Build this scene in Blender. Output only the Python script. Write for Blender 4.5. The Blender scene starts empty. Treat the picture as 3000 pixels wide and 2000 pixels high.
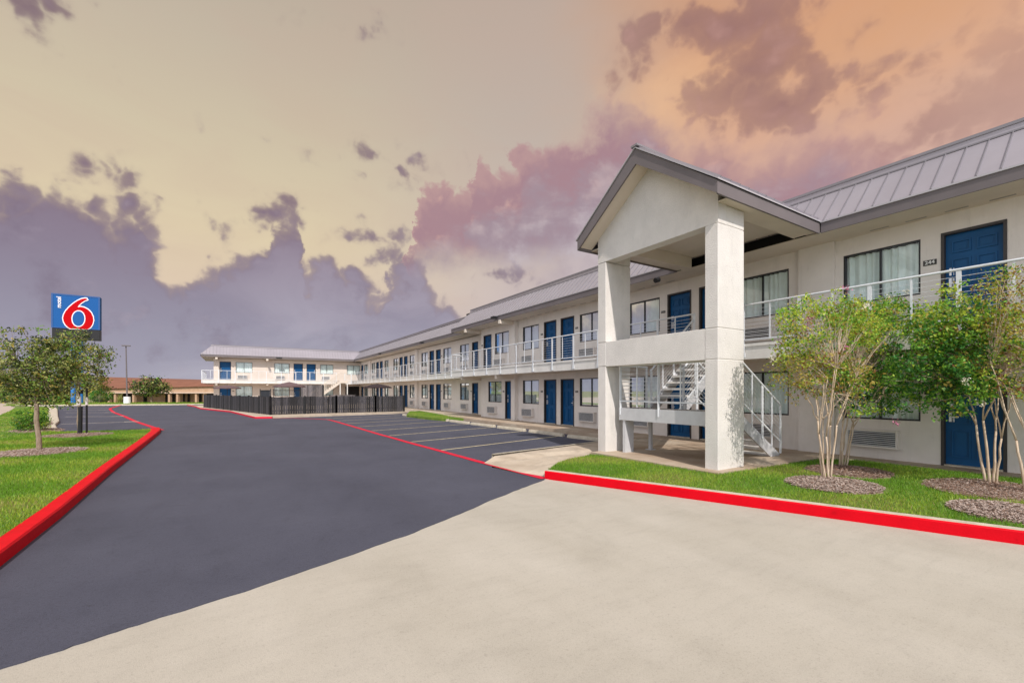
import bpy, bmesh, math, random
import numpy as np
from mathutils import Vector, Matrix
from mathutils.geometry import tessellate_polygon
random.seed(7); rng = np.random.default_rng(7)
R = math.radians; PI = math.pi
sc = bpy.context.scene; COL = sc.collection
# world frame: +Y runs along the motel's long front, +X into the building, camera above the origin
YAW = R(31.95); FPX = 1286.0; EYE = 1.70
SA, CA = math.sin(YAW), math.cos(YAW)
def W(r, f):                     # metres right / ahead of the camera -> ground x, y
    return (r*CA + f*SA, -r*SA + f*CA)

# ------------------------------------------------------------------ materials
MATS = {}
def nt(m):
    m.use_nodes = True; return m.node_tree
def mat(name, col, rough=0.7, metal=0.0, var=0.0, vscale=3.0, bump=0.0, bscale=60.0, col2=None, spec=0.4,
        detail=4.0, vlo=0.35, vhi=0.65, stretch=None, speck=0.0, sscale=300.0):
    if name in MATS: return MATS[name]
    m = bpy.data.materials.new(name); t = nt(m); N = t.nodes; L = t.links
    b = N['Principled BSDF']; b.inputs['Roughness'].default_value = rough
    b.inputs['Metallic'].default_value = metal
    b.inputs['Specular IOR Level'].default_value = spec
    c = (*col, 1.0); b.inputs['Base Color'].default_value = c
    tc = N.new('ShaderNodeTexCoord'); src = tc.outputs['Object']
    if stretch:
        mp = N.new('ShaderNodeMapping'); mp.inputs['Scale'].default_value = stretch
        L.new(src, mp.inputs['Vector']); src = mp.outputs['Vector']
    out = None
    if var > 0 or col2:
        n = N.new('ShaderNodeTexNoise'); n.inputs['Scale'].default_value = vscale; n.inputs['Detail'].default_value = detail
        n.inputs['Roughness'].default_value = 0.6
        L.new(src, n.inputs['Vector'])
        rp = N.new('ShaderNodeValToRGB'); e = rp.color_ramp.elements
        e[0].position = vlo; e[1].position = vhi
        if col2: e[0].color = c; e[1].color = (*col2, 1)
        else:
            e[0].color = tuple(x*(1-var) for x in col)+(1,); e[1].color = tuple(min(1, x*(1+var)) for x in col)+(1,)
        L.new(n.outputs['Fac'], rp.inputs['Fac']); out = rp.outputs['Color']
    if speck > 0:
        n2 = N.new('ShaderNodeTexNoise'); n2.inputs['Scale'].default_value = sscale; n2.inputs['Detail'].default_value = 2
        L.new(tc.outputs['Object'], n2.inputs['Vector'])
        mr = N.new('ShaderNodeMapRange'); mr.inputs['From Min'].default_value = 0.3; mr.inputs['From Max'].default_value = 0.7
        mr.inputs['To Min'].default_value = 1-speck; mr.inputs['To Max'].default_value = 1+speck
        L.new(n2.outputs['Fac'], mr.inputs['Value'])
        mx = N.new('ShaderNodeVectorMath'); mx.operation = 'SCALE'
        if out: L.new(out, mx.inputs[0])
        else: mx.inputs[0].default_value = col
        L.new(mr.outputs['Result'], mx.inputs['Scale']); out = mx.outputs['Vector']
    if out: L.new(out, b.inputs['Base Color'])
    if bump > 0:
        n = N.new('ShaderNodeTexNoise'); n.inputs['Scale'].default_value = bscale; n.inputs['Detail'].default_value = 3
        L.new(src, n.inputs['Vector'])
        bp = N.new('ShaderNodeBump'); bp.inputs['Strength'].default_value = bump; bp.inputs['Distance'].default_value = 0.02
        L.new(n.outputs['Fac'], bp.inputs['Height']); L.new(bp.outputs['Normal'], b.inputs['Normal'])
    MATS[name] = m; return m

M_wall   = mat('painted_block', (.73,.672,.62), .85, var=.05, vscale=1.3, bump=.25, bscale=70)
M_rear   = mat('painted_block_rear', (.66,.575,.50), .85, var=.05, vscale=1.0, bump=.2, bscale=60)
M_stucco = mat('rough_stucco', (.68,.645,.605), .9, var=.06, vscale=1.5, bump=.6, bscale=48, speck=.06, sscale=60)
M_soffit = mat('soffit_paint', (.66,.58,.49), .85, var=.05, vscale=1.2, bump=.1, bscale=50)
M_white  = mat('white_metal', (.52,.52,.53), .45, var=.06, vscale=4)
M_rail   = mat('rail_paint', (.66,.68,.70), .35, spec=.5, var=.05, vscale=5)
M_slab   = mat('slab_edge_paint', (.70,.675,.63), .7, var=.06, vscale=1.5, bump=.1, bscale=40)
M_deck   = mat('walkway_deck', (.33,.30,.27), .85, var=.15, vscale=2)
M_roof   = mat('metal_roofing', (.37,.34,.365), .42, metal=.35, var=.05, vscale=.8, spec=.5)
M_cap    = mat('roof_cap_metal', (.24,.225,.24), .45, metal=.3, var=.05, vscale=1)
M_fascia = mat('fascia_paint', (.145,.125,.128), .6, var=.08, vscale=1.2, bump=.08, bscale=30)
M_fedge  = mat('drip_edge', (.42,.40,.42), .5, metal=.2)
M_door   = mat('blue_door_paint', (.003,.072,.20), .45, spec=.25, var=.12, vscale=1.5)
M_dframe = mat('dark_door_frame', (.045,.038,.036), .5)
M_wframe = mat('dark_window_frame', (.03,.03,.033), .4, metal=.3)
M_dark   = mat('dark_interior', (.02,.018,.017), .9)
M_lock   = mat('lock_metal', (.72,.73,.75), .3, metal=.4)
M_plaque = mat('number_plaque', (.05,.045,.04), .6)
M_numeral= mat('numeral_paint', (.75,.75,.72), .6)
M_black  = mat('black_metal', (.012,.012,.013), .45)
M_conc   = mat('concrete_drive', (.40,.365,.30), .9, spec=.25, col2=(.475,.437,.37), vscale=.9, detail=7, bump=.12, bscale=160, speck=.07, sscale=170, stretch=(1,.45,1), vlo=.3, vhi=.72)
M_walk   = mat('concrete_walk', (.42,.34,.255), .9, col2=(.53,.445,.345), vscale=1.3, detail=8, bump=.2, bscale=90, speck=.08, sscale=120)
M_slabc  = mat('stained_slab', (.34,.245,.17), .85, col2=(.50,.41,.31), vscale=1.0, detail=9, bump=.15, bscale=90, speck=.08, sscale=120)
M_kerbc  = mat('kerb_concrete', (.50,.44,.34), .9, var=.15, vscale=6, bump=.3, bscale=80, speck=.1, sscale=90)
M_asph   = mat('asphalt', (.058,.060,.084), .82, col2=(.080,.082,.110), vscale=.45, detail=8, bump=.35, bscale=220, speck=.28, sscale=190, spec=.35, vlo=.3, vhi=.7)
M_red    = mat('red_kerb_paint', (.60,.0,.008), .6, spec=.12, var=.06, vscale=5, bump=.12, bscale=50)
M_redl   = mat('red_line_paint', (.58,.012,.04), .6, spec=.15, var=.15, vscale=8)
M_yel    = mat('worn_yellow_paint', (.55,.47,.29), .7, var=.25, vscale=7, detail=6)
M_wht    = mat('worn_white_paint', (.55,.50,.44), .7, var=.2, vscale=5)
M_mulch  = mat('mulch_soil', (.22,.14,.10), .95, col2=(.34,.25,.20), vscale=14, bump=.8, bscale=60)
M_chipA  = mat('mulch_chip_pale', (.42,.33,.28), .9)
M_chipB  = mat('mulch_chip_brown', (.22,.13,.09), .9)
M_soil   = mat('lawn_soil', (.07,.14,.015), .95, col2=(.16,.22,.03), vscale=2.2, detail=6, bump=.4, bscale=90)
M_terr   = mat('dry_terrain', (.16,.18,.06), .95, col2=(.25,.24,.11), vscale=.15, detail=6)
M_street = mat('street_concrete', (.44,.36,.29), .9, var=.08, vscale=.5, bump=.1, bscale=50)
M_fence  = mat('charcoal_fence_boards', (.022,.021,.024), .85, col2=(.065,.06,.066), vscale=5, detail=6, stretch=(9,9,.7), bump=.3, bscale=20)
def weather(m, layers):
    """multiply stain layers (scale, detail, lo, hi, darkest, stretch) into a material's colour"""
    t = m.node_tree; b = t.nodes['Principled BSDF']; tc = t.nodes.new('ShaderNodeTexCoord')
    for sc_, det, lo, hi, dk, st in layers:
        src = b.inputs['Base Color'].links[0].from_socket
        mp = t.nodes.new('ShaderNodeMapping'); mp.inputs['Scale'].default_value = st[:3]; mp.inputs['Rotation'].default_value = (0,0,st[3]); t.links.new(tc.outputs['Object'], mp.inputs['Vector'])
        n = t.nodes.new('ShaderNodeTexNoise'); n.inputs['Scale'].default_value = sc_; n.inputs['Detail'].default_value = det; n.inputs['Roughness'].default_value = .65; n.inputs['Distortion'].default_value = .5
        t.links.new(mp.outputs[0], n.inputs['Vector']); mr = t.nodes.new('ShaderNodeMapRange'); mr.interpolation_type = 'SMOOTHSTEP'
        for k, v in zip((1,2,3,4), (lo, hi, dk, 1.)): mr.inputs[k].default_value = v
        t.links.new(n.outputs['Fac'], mr.inputs[0]); x = t.nodes.new('ShaderNodeVectorMath'); x.operation = 'SCALE'
        t.links.new(src, x.inputs[0]); t.links.new(mr.outputs[0], x.inputs['Scale']); t.links.new(x.outputs[0], b.inputs['Base Color'])
weather(M_conc, [(.7,9,.34,.54,.94,(1,1,1,0)),(1.6,7,.30,.55,.95,(1,4.2,1,.55)),(9.,6,.28,.44,.95,(1,1,1,0)),(38.,4,.30,.46,.88,(1,1,1,0)),(90.,3,.30,.5,.86,(1,1,1,0))])
weather(M_asph, [(.6,9,.34,.52,.90,(1,.35,1,.1)),(3.5,7,.32,.46,.90,(1,1,1,0)),(60.,3,.30,.5,.72,(1,1,1,0))])
weather(M_walk, [(1.6,9,.38,.52,.84,(1,1,1,0)),(14.,6,.30,.44,.82,(1,1,1,0))])
weather(M_wall, [(1.1,8,.30,.48,.93,(1,3,.35,0)),(5.,6,.26,.40,.92,(1,3,.6,0))])
weather(M_stucco, [(1.5,8,.30,.48,.93,(2,2,.4,0)),(7.,6,.26,.40,.90,(1,1,.5,0))])
weather(M_red, [(5.,8,.25,.40,.80,(1,1,1,0)),(40.,5,.24,.36,.70,(1,1,1,0))])
weather(M_slab, [(2.,8,.32,.46,.88,(1,1,.3,0))])
def island_var(m, lo, hi):
    t = m.node_tree; b = t.nodes['Principled BSDF']; src = b.inputs['Base Color'].links[0].from_socket
    g = t.nodes.new('ShaderNodeNewGeometry'); mr = t.nodes.new('ShaderNodeMapRange'); mr.inputs['To Min'].default_value = lo; mr.inputs['To Max'].default_value = hi
    t.links.new(g.outputs['Random Per Island'], mr.inputs['Value']); x = t.nodes.new('ShaderNodeVectorMath'); x.operation = 'SCALE'
    t.links.new(src, x.inputs[0]); t.links.new(mr.outputs[0], x.inputs['Scale']); t.links.new(x.outputs[0], b.inputs['Base Color'])
island_var(M_fence, .25, 1.4)
M_wood   = mat('weathered_grey_boards', (.075,.066,.068), .9, col2=(.15,.135,.135), vscale=5, detail=5, stretch=(9,9,.8))
island_var(M_wood, .6, 1.6)
M_gate   = mat('dark_slate_gate', (.028,.034,.045), .6)
M_blue   = mat('sign_blue', (.016,.10,.31), .6, spec=.1)
M_pole   = mat('pole_blue', (.02,.17,.48), .4)
M_sred   = mat('sign_red', (.48,.0,.003), .6, spec=.08)
M_swhite = mat('sign_white', (.85,.83,.84), .4)
M_brick  = mat('tan_brick', (.42,.26,.16), .9, col2=(.50,.33,.22), vscale=1.2, detail=6)
M_shing  = mat('red_brown_roofing', (.21,.085,.05), .85, var=.12, vscale=.4, detail=6)
M_trim   = mat('canopy_trim', (.55,.42,.33), .8)
M_umb    = mat('mauve_canvas', (.13,.085,.085), .9)
M_umbd   = mat('dark_canvas', (.035,.022,.024), .9)
M_barkm  = mat('myrtle_bark', (.45,.33,.22), .8, col2=(.62,.50,.38), vscale=9, detail=4, stretch=(3,3,.6), bump=.3, bscale=30)
M_bark   = mat('grey_bark', (.20,.14,.095), .9, col2=(.34,.26,.19), vscale=8, detail=6, stretch=(3,3,.8), bump=.7, bscale=30)
M_pink   = mat('pink_petals', (.50,.17,.27), .8)
M_cream  = mat('cream_petals', (.58,.54,.42), .8)
M_band   = mat('pale_tree_tie', (.62,.56,.55), .7)

def leafmat(name, col, tr=.45, var=.3):
    if name in MATS: return MATS[name]
    m = bpy.data.materials.new(name); t = nt(m); N = t.nodes; L = t.links; N.clear()
    o = N.new('ShaderNodeOutputMaterial'); d = N.new('ShaderNodeBsdfPrincipled'); tl = N.new('ShaderNodeBsdfTranslucent')
    mx = N.new('ShaderNodeMixShader'); mx.inputs[0].default_value = tr
    g = N.new('ShaderNodeNewGeometry'); h = N.new('ShaderNodeHueSaturation')
    rnd = g.outputs['Random Per Island']
    mr = N.new('ShaderNodeMapRange'); mr.inputs['To Min'].default_value = 1-var; mr.inputs['To Max'].default_value = 1+var
    L.new(rnd, mr.inputs['Value']); L.new(mr.outputs[0], h.inputs['Value'])
    h.inputs['Color'].default_value = (*col, 1)
    d.inputs['Roughness'].default_value = .5; d.inputs['Specular IOR Level'].default_value = .35
    L.new(h.outputs[0], d.inputs['Base Color']); L.new(h.outputs[0], tl.inputs['Color'])
    L.new(d.outputs[0], mx.inputs[1]); L.new(tl.outputs[0], mx.inputs[2]); L.new(mx.outputs[0], o.inputs[0])
    MATS[name] = m; return m
F_lime = leafmat('leaf_lime', (.46,.56,.06)); F_mid = leafmat('leaf_green', (.20,.40,.045)); F_deep = leafmat('leaf_deep', (.05,.18,.03), .4)
F_gold = leafmat('leaf_olive_gold', (.46,.36,.08)); F_rust = leafmat('leaf_rust', (.24,.095,.035)); F_oak = leafmat('leaf_oak', (.17,.22,.04), .35)
F_oakl = leafmat('leaf_oak_light', (.40,.40,.13), .35); F_oakd = leafmat('leaf_oak_dark', (.035,.052,.018), .3)
G_a = leafmat('grass_a', (.15,.31,.02), .4, .3); G_b = leafmat('grass_b', (.32,.43,.045), .4, .3); G_c = leafmat('grass_dry', (.34,.29,.10), .35, .25)

def glassmat():
    m = bpy.data.materials.new('window_glass'); t = nt(m); N = t.nodes; L = t.links; N.clear()
    o = N.new('ShaderNodeOutputMaterial'); tr = N.new('ShaderNodeBsdfTransparent'); gl = N.new('ShaderNodeBsdfGlossy')
    tr.inputs[0].default_value = (.93,.98,.97,1); gl.inputs['Roughness'].default_value = .02
    gl.inputs['Color'].default_value = (.9,.95,1,1)
    f = N.new('ShaderNodeFresnel'); f.inputs['IOR'].default_value = 1.5
    n = N.new('ShaderNodeTexNoise'); n.inputs['Scale'].default_value = .8
    b = N.new('ShaderNodeBump'); b.inputs['Strength'].default_value = .02; L.new(n.outputs['Fac'], b.inputs['Height']); L.new(b.outputs[0], gl.inputs['Normal'])
    mm = N.new('ShaderNodeMath'); mm.operation = 'MULTIPLY_ADD'; mm.inputs[1].default_value = .62; mm.inputs[2].default_value = .05; L.new(f.outputs[0], mm.inputs[0])
    mx = N.new('ShaderNodeMixShader'); L.new(mm.outputs[0], mx.inputs[0]); L.new(tr.outputs[0], mx.inputs[1]); L.new(gl.outputs[0], mx.inputs[2]); L.new(mx.outputs[0], o.inputs[0])
    return m
M_glass = glassmat()
M_curt = mat('curtain_cloth', (.80,.84,.82), .9, var=.06, vscale=3)

# ------------------------------------------------------------------ mesh helpers
class MB:
    def __init__(s): s.v = []; s.f = []; s.m = []; s.mats = []
    def mi(s, m):
        if m not in s.mats: s.mats.append(m)
        return s.mats.index(m)
    def add(s, vs, fs, m=None):
        k = len(s.v); s.v += [tuple(p) for p in vs]; s.f += [tuple(i+k for i in f) for f in fs]; s.m += [s.mi(m) if m else 0]*len(fs)
    def box(s, x0,x1,y0,y1,z0,z1, m=None, M=None):
        vs = [(x,y,z) for z in (z0,z1) for y in (y0,y1) for x in (x0,x1)]
        if M: vs = [tuple(M @ Vector(p)) for p in vs]
        s.add(vs, [(0,2,3,1),(4,5,7,6),(0,1,5,4),(2,6,7,3),(0,4,6,2),(1,3,7,5)], m)
    def quad(s, a,b,c,d, m=None): s.add([a,b,c,d], [(0,1,2,3)], m)
    def tube(s, pts, rad, n=8, m=None, cap=True):
        pts = [Vector(p) for p in pts]; k = len(pts)
        if not hasattr(rad, '__len__'): rad = [rad]*k
        vs = []; up = None
        for i, p in enumerate(pts):
            t = (pts[min(i+1,k-1)]-pts[max(i-1,0)]).normalized()
            if up is None: up = Vector((0,0,1)) if abs(t.z) < .9 else Vector((1,0,0))
            a = t.cross(up).normalized(); up = a.cross(t).normalized()
            for j in range(n):
                w = 2*PI*j/n; vs.append(tuple(p + (a*math.cos(w)+up*math.sin(w))*rad[i]))
        fs = [(i*n+j, i*n+(j+1)%n, (i+1)*n+(j+1)%n, (i+1)*n+j) for i in range(k-1) for j in range(n)]
        if cap: fs += [tuple(range(n))[::-1], tuple((k-1)*n+j for j in range(n))]
        s.add(vs, fs, m)
    def bar(s, a, b, w, h, m=None):       # rectangular bar between two points, w sideways, h vertical-ish
        a = Vector(a); b = Vector(b); t = (b-a).normalized()
        u = Vector((0,0,1)) if abs(t.z) < .95 else Vector((0,1,0))
        r = t.cross(u).normalized(); u = r.cross(t).normalized()
        vs = [p + r*sx*w/2 + u*sz*h/2 for p in (a,b) for sx, sz in ((-1,-1),(1,-1),(1,1),(-1,1))]
        s.add(vs, [(0,1,2,3),(7,6,5,4),(0,4,5,1),(1,5,6,2),(2,6,7,3),(3,7,4,0)], m)
    def prism(s, poly, z0, z1, m=None, mtop=None):
        n = len(poly); tris = []
        for t in tessellate_polygon([[Vector((x,y,0)) for x, y in poly]]):
            a, b, c = (poly[i] for i in t); ar = (b[0]-a[0])*(c[1]-a[1])-(b[1]-a[1])*(c[0]-a[0]); tris.append(tuple(t) if ar > 0 else tuple(t)[::-1])
        s.add([(x,y,z1) for x,y in poly], tris, mtop or m)
        if z0 is not None and z0 < z1:
            s.add([(x,y,z0) for x,y in poly]+[(x,y,z1) for x,y in poly], [(i,(i+1)%n,n+(i+1)%n,n+i) for i in range(n)], m)
    def mesh(s, name, m=None, smooth=False, bevel=0, fix=False):
        me = bpy.data.meshes.new(name); me.from_pydata(s.v, [], s.f)
        for q in (s.mats or [m]): me.materials.append(q)
        if s.mats: me.polygons.foreach_set('material_index', s.m)
        if smooth: me.polygons.foreach_set('use_smooth', [True]*len(s.f))
        if fix or bevel:
            bm = bmesh.new(); bm.from_mesh(me)
            if bevel:
                bmesh.ops.bevel(bm, geom=list(bm.edges), offset=bevel, segments=1, affect='EDGES', profile=.5)
            bmesh.ops.recalc_face_normals(bm, faces=bm.faces); bm.to_mesh(me); bm.free()
        me.update(); return me
def link(name, me, parent=None, loc=(0,0,0), rz=0, group=None, label=None, cat=None, kind=None):
    o = bpy.data.objects.new(name, me); COL.objects.link(o); o.location = loc; o.rotation_euler = (0,0,rz)
    if parent: o.parent = parent
    if label: o['label'] = label
    if cat: o['category'] = cat
    if group: o['group'] = group
    if kind: o['kind'] = kind
    return o
def empty(name, loc, label, cat, group=None, rz=0):
    o = link(name, None, None, loc, rz, group, label, cat); o.empty_display_size = .3; return o
def struct(name, mb, m=None, kind='structure', **k): return link(name, mb.mesh(name, m), kind=kind, **k)

# ------------------------------------------------------------------ camera
cam = bpy.data.cameras.new('camera'); co = bpy.data.objects.new('camera', cam); COL.objects.link(co)
co.location = (0,0,EYE); co.rotation_euler = (R(90), 0, -YAW)
cam.sensor_width = 36; cam.lens = 36*FPX/3000; cam.shift_y = 144/3000; cam.clip_end = 3000; cam.clip_start = .05
sc.camera = co

# ------------------------------------------------------------------ light and sky
sd = Vector((-.30,-1.0,1.0)).normalized()            # towards the sun
sun = bpy.data.lights.new('sun', 'SUN'); so = bpy.data.objects.new('sun', sun); COL.objects.link(so)
sun.energy = 3.9; sun.angle = R(.8); sun.color = (1,.935,.87); so.location = (-10,-20,30)
so.rotation_euler = (-sd).to_track_quat('-Z','Y').to_euler()
world = bpy.data.worlds.new('World'); sc.world = world; world.use_nodes = True
world.cycles.sampling_method = 'MANUAL'; world.cycles.sample_map_resolution = 256
def build_sky():
    t = world.node_tree; N = t.nodes; L = t.links; N.clear()
    def lnk(a, sock):
        if isinstance(a, (int,float)): sock.default_value = a
        elif isinstance(a, tuple): sock.default_value = a
        else: L.new(a, sock)
    def m(op, a, b=None, c=None, clamp=False):
        n = N.new('ShaderNodeMath'); n.operation = op; n.use_clamp = clamp; lnk(a, n.inputs[0])
        if b is not None: lnk(b, n.inputs[1])
        if c is not None: lnk(c, n.inputs[2])
        return n.outputs[0]
    def sstep(x, lo, hi, tlo=0., thi=1.):
        n = N.new('ShaderNodeMapRange'); n.interpolation_type = 'SMOOTHSTEP'; lnk(x, n.inputs[0])
        n.inputs[1].default_value = lo; n.inputs[2].default_value = hi; n.inputs[3].default_value = tlo; n.inputs[4].default_value = thi
        return n.outputs[0]
    def mix(f, a, b):
        n = N.new('ShaderNodeMix'); n.data_type = 'RGBA'; lnk(f, n.inputs[0]); lnk(a, n.inputs[6]); lnk(b, n.inputs[7]); return n.outputs[2]
    def lin(c): return tuple(((x/255)/12.92 if x/255 <= .04045 else ((x/255+.055)/1.055)**2.4) for x in c)+(1.,)
    def ramp(x, stops):
        n = N.new('ShaderNodeValToRGB'); e = n.color_ramp.elements
        while len(e) < len(stops): e.new(.5)
        for q, (p, c) in zip(e, stops): q.position = p; q.color = lin(c)
        lnk(x, n.inputs[0]); return n.outputs[0]
    g = N.new('ShaderNodeTexCoord'); vec = g.outputs['Generated']
    def dot(v):
        n = N.new('ShaderNodeVectorMath'); n.operation = 'DOT_PRODUCT'; L.new(vec, n.inputs[0]); n.inputs[1].default_value = v; return n.outputs['Value']
    r = dot((CA,-SA,0)); f = dot((SA,CA,0)); z = dot((0,0,1))
    az = m('ARCTAN2', r, f); el = m('ARCSINE', z)
    def AE(px, py):
        a = math.atan((px-1500)/FPX); return a, math.atan((1144-py)/FPX*math.cos(a))
    e01 = m('DIVIDE', el, R(60)); elc = m('MAXIMUM', e01, 0.)
    def noise(scale, det, rough=.55, stretch=1., off=0., dist=0.):
        mp = N.new('ShaderNodeMapping'); mp.inputs['Scale'].default_value = (1,1,stretch); mp.inputs['Location'].default_value = (off,off*.7,off*.3); L.new(vec, mp.inputs['Vector'])
        n = N.new('ShaderNodeTexNoise'); n.inputs['Scale'].default_value = scale; n.inputs['Detail'].default_value = det; n.inputs['Roughness'].default_value = rough
        n.inputs['Distortion'].default_value = dist
        L.new(mp.outputs[0], n.inputs['Vector']); return m('SUBTRACT', n.outputs['Fac'], .5)
    n1 = noise(9., 9., .62, 1.0, 3.1); n2 = noise(3.2, 6., .55, 2.2, 8.3, .6); n3 = noise(22., 6., .6, 1.3, 1.7)
    n4 = noise(4.5, 5., .55, 2.8, 12.9, .8)
    def billow(scale, off):
        mp = N.new('ShaderNodeMapping'); mp.inputs['Location'].default_value = (off,off*.4,off*.8)
        wn = N.new('ShaderNodeTexNoise'); wn.inputs['Scale'].default_value = scale*1.3; wn.inputs['Detail'].default_value = 3; L.new(vec, wn.inputs['Vector'])
        ad = N.new('ShaderNodeVectorMath'); ad.operation = 'MULTIPLY_ADD'; L.new(wn.outputs['Color'], ad.inputs[0]); ad.inputs[1].default_value = (.9/scale,)*3; L.new(vec, ad.inputs[2])
        L.new(ad.outputs[0], mp.inputs['Vector'])
        v = N.new('ShaderNodeTexVoronoi'); v.feature = 'F1'; v.inputs['Scale'].default_value = scale; v.inputs['Detail'].default_value = 1.6; v.inputs['Roughness'].default_value = .55; v.inputs['Lacunarity'].default_value = 2.3
        L.new(mp.outputs[0], v.inputs['Vector']); return m('SUBTRACT', .5, v.outputs['Distance'])
    bl = billow(13., 2.2); bl2 = billow(30., 5.1)
    # clear sky
    left = ramp(elc, [(0,(224,204,190)),(.16,(234,212,186)),(.28,(230,212,178)),(.42,(216,201,173)),(.56,(203,189,168)),(.66,(194,180,162)),(1,(170,158,148))])
    mid  = ramp(elc, [(0,(194,190,200)),(.2,(210,194,190)),(.36,(206,190,179)),(.52,(198,183,171)),(.68,(196,176,162)),(1,(172,160,154))])
    rgt  = ramp(elc, [(0,(196,180,184)),(.22,(198,172,172)),(.36,(218,178,162)),(.48,(228,178,146)),(.60,(222,166,128)),(.75,(204,158,128)),(1,(190,150,130))])
    base = mix(sstep(az, R(-26), R(4)), left, mid)
    base = mix(sstep(m('ADD', az, m('MULTIPLY', n2, .25)), R(1), R(27)), base, rgt)
    base = mix(m('MULTIPLY', sstep(n4, -.2, .25), .22), base, lin((206,176,160)))
    def blob(px, py, rx, ry):
        a, e = AE(px, py); k = math.cos(a)
        ra = rx*k*k/FPX; re = ry*k/FPX*math.cos(e)**2
        u = m('DIVIDE', m('SUBTRACT', az, a), ra); v = m('DIVIDE', m('SUBTRACT', el, e), re)
        d = m('SQRT', m('ADD', m('MULTIPLY', u, u), m('MULTIPLY', v, v)))
        return m('MULTIPLY', m('SUBTRACT', 1., d), min(ra, re))
    def union(lst):
        o = lst[0]
        for q in lst[1:]: o = m('MAXIMUM', o, q)
        return o
    def curve(prof, azin):
        fc = N.new('ShaderNodeFloatCurve'); cv = fc.mapping.curves[0]; pts = []
        for px, py in prof:
            a, e = AE(px, py); pts.append(((a+R(65))/R(130), max(0,e/R(60))))
        cv.points[0].location = (0, pts[0][1]); cv.points[1].location = (1, pts[-1][1])
        for x, y in pts: cv.points.new(x, y)
        for p in cv.points: p.handle_type = 'AUTO_CLAMPED'
        fc.mapping.update(); L.new(m('DIVIDE', m('ADD', azin, R(65)), R(130)), fc.inputs['Value'])
        return m('MULTIPLY', fc.outputs[0], R(60))
    azw = m('ADD', az, m('MULTIPLY', n1, .08))
    bank = m('SUBTRACT', curve([(-900,600),(-300,520),(0,470),(90,468),(190,515),(290,575),(340,600),(440,660),(460,735),(530,785),(610,750),(700,730),(765,715),(800,600),(850,590),(885,715),(905,765),(960,745),(1030,745),(1075,820),(1110,845),(1150,755),(1220,750),(1270,810),(1320,870),(1370,960),(1500,1060),(2500,1140)], azw), el)
    small = [(105,15,130,34),(205,42,90,40),(20,75,40,12),(250,470,44,46),(395,610,44,58),(470,590,16,16),(820,620,72,90),(822,550,30,36),(1230,690,26,40),(1060,700,90,42),(1110,740,50,36),(1180,488,74,16),
             (655,690,14,24),(940,632,14,18),(585,592,8,22),(1440,800,90,44),(935,50,100,34)]
    crisp = m('MAXIMUM', bank, union([blob(*b) for b in small]))
    def feather(x, lo, hi): return m('MULTIPLY', m('ADD', sstep(x, lo, hi), sstep(x, lo*2.4, hi*2.8)), .5)
    S = m('ADD', m('ADD', crisp, m('MULTIPLY', n1, .085)), m('ADD', m('MULTIPLY', n3, .03), m('MULTIPLY', m('SUBTRACT', bl, -.20), .075)))
    a1 = m('MULTIPLY', feather(S, -.010, .013), sstep(az, R(1), R(9), 1., 0.))
    cl = ramp(elc, [(0,(166,163,182)),(.10,(156,151,169)),(.22,(146,133,150)),(.33,(139,119,134)),(.46,(133,110,120)),(.75,(154,134,130))])
    cl2 = ramp(elc, [(0,(190,188,202)),(.12,(176,169,184)),(.25,(160,147,162)),(.4,(150,130,142)),(1,(165,145,142))])
    cl = mix(sstep(m('ADD', n2, m('MULTIPLY', az, .35)), -.26, .10), cl, cl2)
    cl = mix(m('MULTIPLY', sstep(m('ADD', bl2, m('MULTIPLY', bl, .9)), .0, .75), sstep(S, .14, .01, .15, .55)), cl, lin((184,162,164)))
    cl = mix(sstep(m('ADD', n1, m('MULTIPLY', bl, -.15)), .02, -.22, 0., .55), cl, lin((124,108,126)))
    cl = mix(sstep(n3, .02, .25, 0., .25), cl, lin((172,158,172)))
    cl = mix(sstep(S, .004, .05, .5, 0.), cl, lin((136,112,120)))
    cl = mix(m('MULTIPLY', sstep(m('ADD', bl, m('MULTIPLY', n3, .9)), -.12, .42), .34), cl, lin((178,162,174)))
    sky = mix(a1, base, cl)
    # pale blue-mauve haze of cloud near the horizon
    veil = m('MULTIPLY', sstep(m('ADD', el, m('MULTIPLY', n2, .12)), .0, .20, .62, 0.), sstep(az, R(-42), R(5), .35, .9))
    sky = mix(veil, sky, ramp(elc, [(0,(172,170,186)),(.15,(170,164,180)),(.4,(178,160,170))]))
    # big pink and mauve cloud mass rising from the centre to the right
    azw2 = m('ADD', az, m('ADD', m('MULTIPLY', n1, .22), m('MULTIPLY', bl, -.05)))
    top2 = m('SUBTRACT', curve([(-900,1140),(1000,1140),(1150,1100),(1225,700),(1262,560),(1320,520),(1395,520),(1425,455),(1530,450),(1565,400),(1700,340),(1790,255),(1880,225),(1960,260),(2060,330),(2200,345),(2330,345),(2420,300),(2600,340),(2800,380),(3100,340),(4200,300)], azw2), el)
    S2 = m('ADD', m('ADD', top2, m('MULTIPLY', n1, .075)), m('ADD', m('MULTIPLY', n4, .05), m('MULTIPLY', m('SUBTRACT', bl, -.10), .06)))
    soft = m('ADD', sstep(az, R(0), R(22), .014, .11), 0.)
    al2 = m('MULTIPLY', m('SMOOTH_MIN', m('MAXIMUM', m('DIVIDE', m('ADD', S2, .006), soft), 0.), 1., .2), m('MAXIMUM', sstep(m('ADD', el, m('MULTIPLY', n1, .14)), .24, .33), sstep(m('ADD', az, m('MULTIPLY', n2, .3)), R(-3), R(16))))
    dep = m('ADD', S2, m('ADD', m('MULTIPLY', n4, .22), m('MULTIPLY', n1, .12)))
    p1 = mix(sstep(m('ADD', m('ADD', bl, m('MULTIPLY', bl2, .4)), m('MULTIPLY', n1, 1.1)), -.32, .38), lin((172,134,144)), lin((218,174,164)))
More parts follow.
